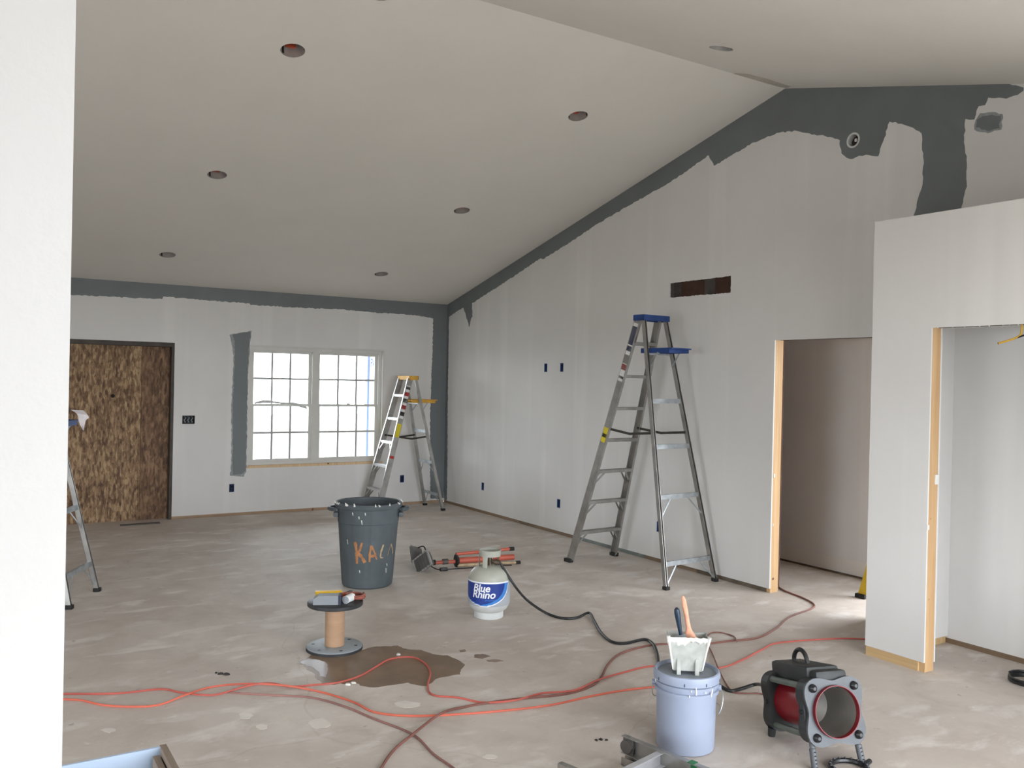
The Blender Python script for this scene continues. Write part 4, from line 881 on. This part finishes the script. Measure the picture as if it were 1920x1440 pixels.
# grey case
a_, b_ = onspool(0.095, -0.125), onspool(0.105, 0.022); d = b_ - a_; L_ = d.length
o = thing('tool_case', 'grey plastic case with navy strap lying on the spool', 'case', (a_.x, a_.y, SZ), math.atan2(d.y, d.x))
mb = MB(); P = [(-0.01, -0.0), (L_ + 0.01, 0.0), (L_ + 0.012, 0.03), (L_ - 0.0, 0.055), (0.02, 0.055), (-0.008, 0.036)]
mb.prism([(x, z) for x, z in P], lambda u, v, wv: (u, wv, v), 0.075); mb.build('shell', 'case_grey', o)
mb = MB(); mb.box(L_ - 0.005, L_ + 0.0125, -0.002, 0.077, 0.0, 0.057); mb.build('strap', 'strap_navy', o)
# white roll
a_, b_ = onspool(0.085, 0.062), onspool(-0.02, 0.12); d = (b_ - a_); d.z = 0; d.normalize()
o = thing('tape_roll', 'white paper roll lying on the spool', 'roll', (a_.x, a_.y, SZ + 0.0245), math.atan2(d.y, d.x))
mb = MB(); mb.tube([(0, 0, 0), (0.085, 0, 0)], 0.024, 24); mb.build('paper', 'paper_white', o, smooth=True)
mb = MB(); mb.disc((-0.0012, 0, 0), 0.0225, (1, 0, 0), 20, 0.001); mb.build('roll_end', 'roll_end', o)
# coil of cord and small orange tool
cc = onspool(-0.03, 0.125)
o = thing('cord_coil', 'coil of reddish cord on the spool', 'cord coil', (cc.x, cc.y, SZ))
mb = MB()
pts = [Vector((0.052 * math.cos(t) + 0.005 * math.sin(t * .37), 0.062 * math.sin(t) + 0.004 * math.cos(t * .23), 0.008 + 0.0013 * t)) for t in [k * 0.3 for k in range(64)]]
mb.tube(pts, 0.007, 6); mb.build('coil', 'coil_copper', o, smooth=True)
cc = onspool(-0.125, 0.075)
o = thing('wire_stripper', 'small orange handled tool beside the coil on the spool', 'tool', (cc.x, cc.y, SZ), 0.6)
for s in (-1, 1):
    mb = MB(); mb.tube(spline([(0, 0, 0.016), (-0.03, s * 0.014, 0.016), (-0.075, s * 0.018, 0.016)], 4), 0.008, 8); mb.build('handle', 'tool_orange', o, smooth=True)
mb = MB(); mb.rbox(-0.005, 0.045, -0.012, 0.012, 0.008, 0.024, 0.003); mb.build('jaw', 'lamp_dark', o)

# ================================================================== BLUE BUCKET
bk = FL(1284, 1420); vd = Vector((bk.x, bk.y, 0)).normalized(); bkc = bk + vd * 0.128
bang = math.atan2(-vd.y, -vd.x)
o = thing('bucket', 'pale blue five gallon bucket with grey lid', 'bucket', bkc, bang)
mb = MB(); mb.lathe([(0.0, 0.0), (0.122, 0.0), (0.131, 0.006), (0.134, 0.02), (0.139, 0.25), (0.140, 0.268), (0.149, 0.270), (0.150, 0.288), (0.1405, 0.291), (0.141, 0.30), (0.150, 0.303), (0.151, 0.318), (0.142, 0.321), (0.142, 0.327)], 56); mb.build('body', 'bucket_blue', o, smooth=True, angle=35)
mb = MB(); mb.lathe([(0.142, 0.325), (0.154, 0.325), (0.1555, 0.352), (0.152, 0.364), (0.146, 0.367), (0.140, 0.364), (0.136, 0.352), (0.0, 0.350)], 56); lid = mb.build('lid', ['bucket_blue'], o, smooth=True, angle=35)
mb = MB(); mb.lathe([(0.0, 0.3508), (0.1352, 0.3528)], 40); mb.build('lid_panel', 'lid_grey', lid, smooth=True)
for a in (-0.95, -0.05, 0.62, 1.3): mb = MB(); mb.beam((0.1558 * math.cos(a), 0.1558 * math.sin(a), 0.330), (0.1558 * math.cos(a), 0.1558 * math.sin(a), 0.343), 0.003, 0.002, (-math.sin(a), math.cos(a), 0)); mb.build('lid_notch', 'strap_navy', lid)
mb = MB()
for k in range(11):
    a = random.uniform(-1.3, 1.0); z = random.uniform(0.29, 0.345); r_ = 0.1515; l = random.uniform(.006, .022)
    mb.beam((r_ * math.cos(a), r_ * math.sin(a), z), (r_ * math.cos(a), r_ * math.sin(a), z - l), 0.004, 0.005, (-math.sin(a), math.cos(a), 0))
mb.build('plaster_drips', 'plaster', o)
for s in (-1, 1): mb = MB(); mb.tube([(0, s * 0.140, 0.29), (0, s * 0.160, 0.29)], 0.014, 12); mb.build('bail_ear', 'bucket_blue', o, smooth=True)
mb = MB(); mb.tube(spline([(0, 0.158, 0.29), (0.03, 0.168, 0.255), (0.05, 0.160, 0.21), (0.06, 0.148, 0.19), (-0.06, 0.155, 0.185), (-0.12, 0.10, 0.19), (-0.157, 0.0, 0.19), (-0.12, -0.10, 0.19), (-0.05, -0.155, 0.21), (0, -0.158, 0.29)], 6), 0.002, 6); mb.build('bail_wire', 'galvanised', o, smooth=True)

# mud pan standing on the lid
LZ = 0.3545
pc = bkc + Vector((0, 0, LZ))
o = thing('mud_pan', 'plaster caked grey mud pan standing on the bucket lid', 'mud pan', pc, bang + R(6))
# local: +x to camera, +y to viewer's right
def panring(z, w_, d_): return [(d_ / 2 + 0.0, -w_ / 2, z), (d_ / 2, w_ / 2, z), (-d_ / 2, w_ / 2, z), (-d_ / 2, -w_ / 2, z)]
PZ = 0.168
A = panring(0.012, 0.132, 0.075); B_ = panring(PZ, 0.188, 0.12); A2 = panring(0.018, 0.124, 0.067); B2 = panring(PZ, 0.18, 0.112)
mb = MB(); mb.add(A + B_ + A2 + B2, [(3, 2, 1, 0), (0, 1, 5, 4), (1, 2, 6, 5), (2, 3, 7, 6), (3, 0, 4, 7), (8, 9, 10, 11), (9, 8, 12, 13), (10, 9, 13, 14), (11, 10, 14, 15), (8, 11, 15, 12), (4, 5, 13, 12), (5, 6, 14, 13), (6, 7, 15, 14), (7, 4, 12, 15)])
pn = mb.build('pan', 'pan_grey', o)
for s in (-1, 1):
    mb = MB(); mb.add([(0.036, s * 0.042 - 0.009, 0.0), (0.036, s * 0.042 + 0.009, 0.0), (0.062, s * 0.042 + 0.009, 0.0), (0.062, s * 0.042 - 0.009, 0.0), (0.040, s * 0.042 - 0.008, 0.075), (0.040, s * 0.042 + 0.008, 0.075), (0.048, s * 0.042 + 0.008, 0.07), (0.048, s * 0.042 - 0.008, 0.07)], [(3, 2, 1, 0), (4, 5, 6, 7), (0, 1, 5, 4), (1, 2, 6, 5), (2, 3, 7, 6), (3, 0, 4, 7)])
    mb.build('foot_rib', 'pan_grey', pn)
# caked compound on the rim
mb = MB(); rows = []
for k in range(25):
    y = -0.098 + 0.196 * k / 24; dr = 0.012 + 0.022 * abs(math.sin(k * 1.7)) * random.random() + (0.012 if k < 12 else 0)
    bulge = 0.064 + random.uniform(0, 0.006)
    rows.append([(0.052, y, PZ + 0.003), (bulge, y, PZ + 0.006 + random.uniform(0, .004)), (bulge + 0.001, y, PZ - dr * 0.5), (0.0585 - 0.02 * dr / .16, y, PZ - dr)])
mb.grid(rows); mb.build('dried_compound', 'plaster', o, smooth=True)
for s in (-1, 1):
    mb = MB(); mb.tube([(0.064, s * 0.095, PZ + 0.012), (0.062, s * 0.092, PZ - 0.01), (0.05, s * 0.083, PZ - 0.06), (0.044, s * 0.074, PZ - 0.11), (0.04, s * 0.068, PZ - 0.15)], [0.009, 0.007, 0.0045, 0.005, 0.003], 7); mb.build('dried_compound', 'plaster', o, smooth=True)
# taping knife and brush standing in the pan
ca, sa = math.cos(bang + R(6)), math.sin(bang + R(6))
o = thing('taping_knife', 'navy handled taping knife standing in the mud pan', 'knife', pc + Vector((0, 0, 0.02)), bang + R(6))
mb = MB(); k0, k1 = Vector((-0.0, -0.032, 0.15)), Vector((-0.0, -0.053, 0.27))
mb.tube([k0, k0.lerp(k1, .25), k0.lerp(k1, .6), k0.lerp(k1, .85), k1], [0.008, 0.010, 0.013, 0.0145, 0.012], 14); mb.build('handle', 'handle_navy', o, smooth=True)
mb = MB(); mb.tube([k1 - Vector((0.003, 0, 0.002)), k1 + Vector((0.0, -.0004, 0.002))], 0.0075, 12); mb.build('handle_socket', 'strap_navy', o)
mb = MB(); mb.beam((0, -0.010, 0.012), k0, 0.05, 0.002, (0, 1, 0)); mb.build('blade', 'galvanised', o)
o = thing('paint_brush', 'copper coloured wooden brush standing in the mud pan', 'brush', pc + Vector((0, 0, 0.02)), bang + R(6))
q0, q1 = Vector((-0.02, 0.018, 0.12)), Vector((-0.035, -0.022, 0.325)); dq = q1 - q0; rows = []
for k in range(15):
    t = k / 14; ww = interp(t, [(0, 0.034), (0.12, 0.026), (0.25, 0.012), (0.45, 0.0105), (0.75, 0.0125), (0.95, 0.011), (1, 0.004)]); th = interp(t, [(0, 0.008), (0.3, 0.007), (1, 0.006)])
    p = q0 + dq * t; rows.append([p + Vector((th * math.sin(a), ww * math.cos(a), 0.0)) for a in [2 * math.pi * j / 12 for j in range(13)]])
MB().grid(rows).build('handle', 'brush_copper', o, smooth=True)
mb = MB(); mb.rbox(-0.027, -0.013, -0.018, 0.054, 0.085, 0.122, 0.003); mb.build('ferrule', 'brass_dark', o)
mb = MB(); mb.rbox(-0.026, -0.014, -0.016, 0.052, 0.012, 0.086, 0.003); mb.build('bristles', 'bristle', o)

# ================================================================== PROPANE HEATER
hc = FL(1515, 1392); nrm2 = Vector((-0.311, -0.953, 0)).normalized()
TILT = R(12)
o = thing('propane_heater', 'black and red portable propane heater with round silver mouth', 'heater', Vector((3.62, 3.02, 0)) + FL(1520, 1446) - FL(1467, 1378), math.atan2(nrm2.y, nrm2.x)); o.scale = (0.95, 0.95, 0.95)
# local: +x towards the mouth, +y to viewer's right, z up ; body axis height
HX = Matrix.Translation((-0.245, 0, 0.165)) @ Matrix.Rotation(-TILT, 4, 'Y') @ Matrix.Translation((0, 0, 0.0))
def lobed(r0, r1, n=72, rot=math.pi / 4): return [((r0 + r1 * math.cos(4 * (2 * math.pi * k / n - rot))) * math.cos(2 * math.pi * k / n), (r0 + r1 * math.cos(4 * (2 * math.pi * k / n - rot))) * math.sin(2 * math.pi * k / n)) for k in range(n)]
def hp_(fn, name, m_, smooth=False, par=None):
    mb = MB(); fn(mb); mb.xf = HX; return mb.build(name, m_, par or o, smooth=smooth)
TX = lambda x0: (lambda u, v, wv: (x0 + wv, u, v))
HL = 0.41
hp_(lambda mb: mb.prism(lobed(0.158, 0.022), TX(0.0), 0.06, [circ(0, 0, 0.10, 40)]), 'rear_frame', 'heater_black')
hp_(lambda mb: mb.prism(lobed(0.163, 0.024), TX(HL - 0.075), 0.075, [circ(0, 0, 0.116, 40)]), 'front_frame', 'heater_black')
plt = hp_(lambda mb: mb.prism(lobed(0.167, 0.026), TX(HL), 0.012, [circ(0, 0, 0.121, 48)]), 'front_plate', 'heater_plate')
for k in range(4):
    a = math.pi / 4 + k * math.pi / 2; y, z = 0.158 * math.cos(a), 0.158 * math.sin(a)
    hp_(lambda mb: mb.tube([(HL + 0.012, y, z), (HL + 0.024, y, z), (HL + 0.034, y, z)], [0.021, 0.019, 0.008], 14), 'bolt', 'bolt_black', True, plt)
    hp_(lambda mb: mb.tube([(0.06, y, z), (HL - 0.075, y, z)], 0.016, 12), 'tie_bar', 'heater_bar', True)
def drum(mb):
    mb.lathe([(0.113, -HL + 0.09), (0.113, -0.03)], 44)
def rotx(mb_):  # lathe axis z -> x
    for i, p in enumerate(mb_.v): mb_.v[i] = Vector((p.z, p.x, p.y))
mb = MB(); mb.lathe([(0.112, 0.05), (0.112, HL - 0.07)], 44); rotx(mb); mb.xf = HX; mb.build('red_drum', 'heater_red', o, smooth=True)
mb = MB(); mb.lathe([(0.113, HL - 0.075), (0.1205, HL - 0.06), (0.1205, HL + 0.034), (0.117, HL + 0.034), (0.1155, HL - 0.0)], 48); rotx(mb); mb.xf = HX; mb.build('mouth_rim', 'heater_red', o, smooth=True)
mb = MB(); mb.lathe([(0.1155, HL + 0.008), (0.108, HL - 0.10), (0.096, HL - 0.2), (0.05, HL - 0.23), (0.05, HL - 0.26), (0.0, HL - 0.26)], 48); rotx(mb); mb.xf = HX; mb.build('burner_cone', 'heater_cone', o, smooth=True)
mb = MB(); mb.lathe([(0.0, 0.004), (0.098, 0.004), (0.1, 0.012)], 36); rotx(mb); mb.xf = HX; mb.build('rear_grille', 'bolt_black', o)
# control housing and handle
def hous(mb):
    mb.rbox(0.02, HL - 0.06, -0.09, 0.09, 0.105, 0.2, 0.018)
    mb.rbox(HL - 0.12, HL - 0.005, -0.075, 0.095, 0.10, 0.185, 0.02)
hp_(hous, 'housing', 'heater_black', True)
hp_(lambda mb: mb.tube(spline([(0.10, -0.0, 0.18), (0.105, 0.0, 0.225), (0.135, 0.0, 0.255), (0.175, 0.0, 0.26), (0.21, 0.0, 0.235), (0.225, 0.0, 0.18)], 6), 0.011, 10), 'handle', 'rubber_black', True)
for s in (-1, 1):
    hp_(lambda mb: mb.rbox(HL - 0.055, HL - 0.02, s * 0.135 - 0.014, s * 0.135 + 0.014, -0.05, 0.05, 0.008), 'side_latch', 'heater_black')
    hp_(lambda mb: mb.tube([(HL - 0.04, s * 0.145, 0.0), (HL - 0.04, s * 0.158, 0.0)], 0.012, 10), 'side_knob', 'bolt_black', True)
    hp_(lambda mb: mb.tube([(0.03, s * 0.12, 0.0), (0.03, s * 0.145, 0.0)], 0.012, 10), 'side_knob', 'bolt_black', True)
    # rear feet rest on the floor
    mb = MB(); p = HX @ Vector((0.03, s * 0.118, -0.128)); mb.tube([p, Vector((p.x - 0.005, p.y, 0.0))], [0.022, 0.018], 10); mb.build('rear_foot', 'heater_black', o, smooth=True)
    # front legs: perforated posts
    p = HX @ Vector((HL - 0.02, s * 0.122, -0.13)); q = Vector((p.x + 0.045, p.y + s * 0.006, 0.0)); mb = MB(); mb.tube([p, p.lerp(q, 0.25), p.lerp(q, 0.27), q], [0.013, 0.013, 0.0165, 0.0165], 12); lg = mb.build('front_leg', 'heater_plate', o, smooth=True)
    for k in range(5):
        c_ = p.lerp(q, 0.35 + 0.13 * k) + Vector((0.0163, 0, 0)); mb = MB(); mb.disc(c_, 0.005, (1, 0, 0), 8, 0.0012); mb.build('adjuster_hole', 'bolt_black', lg)
# fold-down ring stand on the floor in front
pf = HX @ Vector((HL - 0.02, 0.122, -0.13)); mb = MB(); cxr, cyr = pf.x + 0.075, 0.03
mb.tube([(cxr + 0.075 * math.cos(t), cyr + 0.085 * math.sin(t), 0.014) for t in [2 * math.pi * k / 36 for k in range(36)]], 0.013, 8, closed=True)
mb.tube([(cxr + 0.0, cyr + 0.08, 0.016), (pf.x + 0.05, pf.y + 0.04, 0.022)], 0.012, 8); rs = mb.build('ring_stand', 'bolt_black', o, smooth=True)
mb = MB()
for k in range(18):
    t = 2 * math.pi * k / 18; mb.box(cxr + 0.077 * math.cos(t) - 0.004, cxr + 0.077 * math.cos(t) + 0.004, cyr + 0.087 * math.sin(t) - 0.004, cyr + 0.087 * math.sin(t) + 0.004, 0.02, 0.029)
mb.build('ring_teeth', 'heater_plate', rs)

# ================================================================== CORDS ON THE FLOOR
def cord(name, label, m_, px, r_=0.0055, z=0.006):
    pts = [FL(x, y, zz[0] if zz else z) for x, y, *zz in px]
    return tag(MB().tube(spline(pts, 8), r_, 7).build(name, m_, None, smooth=True), label, 'cord')
cord('extension_cord', 'red extension cord looping through the brown water stain', 'cord_red', [(60, 1303), (122, 1301), (219, 1300), (300, 1292), (337, 1298), (381, 1303, 0.012), (412, 1301), (469, 1285, 0.016), (506, 1281), (545, 1287), (590, 1284), (637, 1279), (675, 1267), (702, 1252), (731, 1236), (771, 1232), (796, 1243), (807, 1261), (802, 1286), (812, 1303), (859, 1308), (906, 1317), (965, 1313, 0.016), (1015, 1300), (1077, 1294, 0.016), (1121, 1275, 0.016), (1171, 1260), (1221, 1249), (1290, 1250), (1350, 1252, 0.016), (1392, 1237), (1430, 1217), (1455, 1206), (1517, 1200), (1580, 1197), (1622, 1198), (1660, 1196)])
cord('extension_cord', 'bright orange extension cord curving past the blue bucket', 'cord_orange', [(60, 1308), (122, 1311), (153, 1313), (194, 1322), (250, 1325), (300, 1321), (350, 1302, 0.016), (397, 1288), (459, 1282, 0.008), (531, 1285, 0.016), (600, 1297), (662, 1316), (702, 1335), (765, 1342), (843, 1340), (937, 1333), (1031, 1322), (1109, 1305), (1171, 1294), (1224, 1288), (1262, 1284), (1300, 1290)])
cord('air_hose', 'dull brown hose crossing under the orange cord', 'cord_brown', [(431, 1299, 0.005), (506, 1303), (584, 1308), (647, 1325), (700, 1347), (774, 1377), (812, 1413), (850, 1440), (890, 1475), (930, 1530)])
cord('air_hose', 'long reddish brown hose running from foreground into the hall', 'cord_dull', [(690, 1500), (715, 1440), (740, 1405), (774, 1377, 0.016), (827, 1338, 0.018), (874, 1325), (921, 1317, 0.006), (984, 1309), (1062, 1301, 0.006), (1109, 1286), (1127, 1270), (1140, 1246), (1165, 1225), (1218, 1210), (1270, 1207), (1322, 1207), (1367, 1202), (1420, 1196), (1455, 1178), (1480, 1157), (1522, 1141), (1525, 1132), (1505, 1121), (1484, 1113), (1466, 1105), (1455, 1096)], 0.007)
cord('power_cord', 'thin dark red cord looping behind the bucket to the heater', 'cord_dull', [(1381, 1203, 0.018), (1375, 1193), (1350, 1186), (1332, 1188), (1324, 1202, 0.016), (1334, 1222), (1348, 1256, 0.017), (1360, 1280), (1374, 1297), (1395, 1300), (1420, 1300), (1440, 1303)], 0.0045)

# ================================================================== WATER STAIN, SPLATS, DEBRIS
ST = [(556, 1243), (575, 1233), (590, 1226), (640, 1224), (679, 1219), (700, 1213), (745, 1211), (760, 1217), (790, 1219), (812, 1227), (838, 1229), (855, 1236), (866, 1243), (874, 1247), (866, 1256), (862, 1264), (840, 1268), (818, 1273), (808, 1281), (800, 1286), (782, 1285), (765, 1280), (740, 1284), (710, 1288), (690, 1289), (676, 1285), (668, 1281), (650, 1283), (638, 1281), (628, 1284), (606, 1281), (594, 1272), (588, 1262), (578, 1257), (570, 1247)]
def floor_patch(name, m_, px, z, amp, label=None, cat=None, parent=floor, th=0.0008):
    P = [FL(x, y) for x, y in px]; out = []
    for i, a in enumerate(P):
        b_ = P[(i + 1) % len(P)]; d = (b_ - a).length; k = max(1, int(d / 0.02)); s_ = (b_ - a).cross(Vector((0, 0, 1))).normalized()
        for j in range(k): out.append(a.lerp(b_, j / k) + s_ * random.uniform(-amp, amp))
    mb = MB(); mb.prism([(p.x, p.y) for p in out], lambda u, v, wv: (u, v, z + wv), th); ob_ = mb.build(name, m_, parent)
    if label: ob_['label'] = label
    return ob_
floor_patch('water_stain', 'wet_concrete', ST, 0.0002, 0.007, 'damp brown water stain around the spool')
floor_patch('standing_water_glint', 'water', [(561, 1242), (578, 1236), (598, 1238), (612, 1244), (616, 1256), (612, 1270), (600, 1268), (596, 1258), (580, 1250)], 0.0011, 0.006, 'standing water at the edge of the stain, pale reflection coloured in')
for q in ([(888, 1228), (905, 1226), (920, 1231), (905, 1235), (890, 1233)], [(912, 1238), (930, 1236), (944, 1239), (930, 1242), (914, 1241)], [(860, 1219), (870, 1218), (874, 1221), (862, 1223)]):
    floor_patch('damp_spot', 'wet_concrete', q, 0.0002, 0.006)
for q in ([(448, 1336), (470, 1335), (474, 1346), (450, 1349)], [(578, 1349), (598, 1348), (615, 1356), (614, 1366), (592, 1363)], [(190, 1369), (205, 1365), (216, 1368), (203, 1374)], [(738, 1320), (760, 1314), (790, 1316), (785, 1326), (750, 1328)], [(905, 1417), (925, 1414), (932, 1420), (912, 1424)], [(478, 1362), (500, 1358), (503, 1364), (482, 1368)]):
    cxq, cyq = sum(p[0] for p in q) / len(q), sum(p[1] for p in q) / len(q); rx_ = max(abs(p[0] - cxq) for p in q); ry_ = max(abs(p[1] - cyq) for p in q)
    floor_patch('plaster_splat', 'dust', [(cxq + rx_ * random.uniform(.75, 1.1) * math.cos(k * .45), cyq + ry_ * random.uniform(.7, 1.1) * math.sin(k * .45)) for k in range(14)], 0.0002, 0.003)
def chip(px, py, s, m_, label, cat='debris', group=None):
    p = FL(px, py); mb = MB(); n = 7; ring_ = [Vector((s * random.uniform(.6, 1.2) * math.cos(2 * math.pi * k / n), s * random.uniform(.5, .9) * math.sin(2 * math.pi * k / n), 0)) for k in range(n)]
    top_ = [q * 0.7 + Vector((0, 0, s * 0.4)) for q in ring_]
    mb.add(ring_ + top_, [tuple(range(n - 1, -1, -1)), tuple(range(n, 2 * n))] + [(k, (k + 1) % n, (k + 1) % n + n, k + n) for k in range(n)])
    ob_ = mb.build('debris_chip', m_); ob_.location = p; ob_.rotation_euler.z = random.uniform(0, 6); tag(ob_, label, cat, group); return ob_
for px, py, s in ((1118, 1388, 0.012), (1127, 1387, 0.014), (1137, 1388, 0.012)):
    chip(px, py, s, 'debris_dark', 'dark crumb of debris on the floor near the folded ladder', 'debris', 'dark crumbs by the folded ladder')
for px, py, s in ((413, 1264, 0.02), (424, 1265, 0.022), (405, 1262, 0.012)):
    chip(px, py, s, 'debris_dark', 'dark crumb of debris on open floor behind the red cords', 'debris', 'dark crumbs behind the red cords')
for px, py, s in ((747, 1228, 0.02), (652, 1284, 0.02), (662, 1281, 0.018), (636, 1280, 0.012), (573, 1241, 0.0), ):
    if s: chip(px, py, s, 'plaster', 'white plaster crumb lying by the water stain', 'debris', 'plaster crumbs by the stain')
# wood scrap at the boarded doorway
a_, b_ = FL(226, 986), FL(299, 981); d = b_ - a_
ob_ = MB().box(0, d.length, -0.03, 0.03, 0, 0.012).build('wood_scrap', 'reveal_dark'); ob_.location = a_; ob_.rotation_euler.z = math.atan2(d.y, d.x); tag(ob_, 'thin dark wood strip on the floor before the boarded doorway', 'wood strip')

# ================================================================== CRATE, BOTTOM LEFT
o = thing('open_crate', 'open wooden crate lined in pale blue', 'crate', (0.15, 2.95, 0))
x0, x1, y0, y1, zt = -0.55, 0.475, -0.4, 0.385, 0.35
mb = MB(); mb.box(x0, x1, y1 - 0.012, y1, 0, zt + 0.004); mb.build('far_panel', 'crate_blue', o)
mb = MB(); mb.box(x1, x1 + 0.022, y0, y1 + 0.004, 0, zt + 0.006); mb.build('side_panel', 'crate_wood', o)
mb = MB(); mb.box(x1 - 0.028, x1 - 0.006, y0, y1 - 0.02, 0.02, zt - 0.02); mb.build('inner_rail', 'crate_wood', o)
mb = MB(); mb.box(x0 - 0.022, x0, y0, y1, 0, zt); mb.build('side_panel', 'crate_wood', o)
mb = MB(); mb.box(x0, x1, y0, y0 + 0.02, 0, zt - 0.05); mb.build('near_panel', 'crate_wood', o)
mb = MB(); mb.box(x0, x1, y0 + 0.02, y1 - 0.012, 0, 0.02); mb.build('bottom', 'crate_blue', o)

# coil of dark cable inside the closet doorway
cp = FL(1932, 1282)
mb = MB(); pts = [Vector((0.11 * math.cos(t), 0.11 * math.sin(t), 0.008 + 0.0016 * t)) for t in [k * 0.35 for k in range(60)]]
ob_ = mb.tube(pts, 0.007, 6).build('cable_coil', 'rubber_black', None, smooth=True); ob_.location = (cp.x, cp.y, 0); tag(ob_, 'black cable coil on the floor at the closet doorway', 'cable')
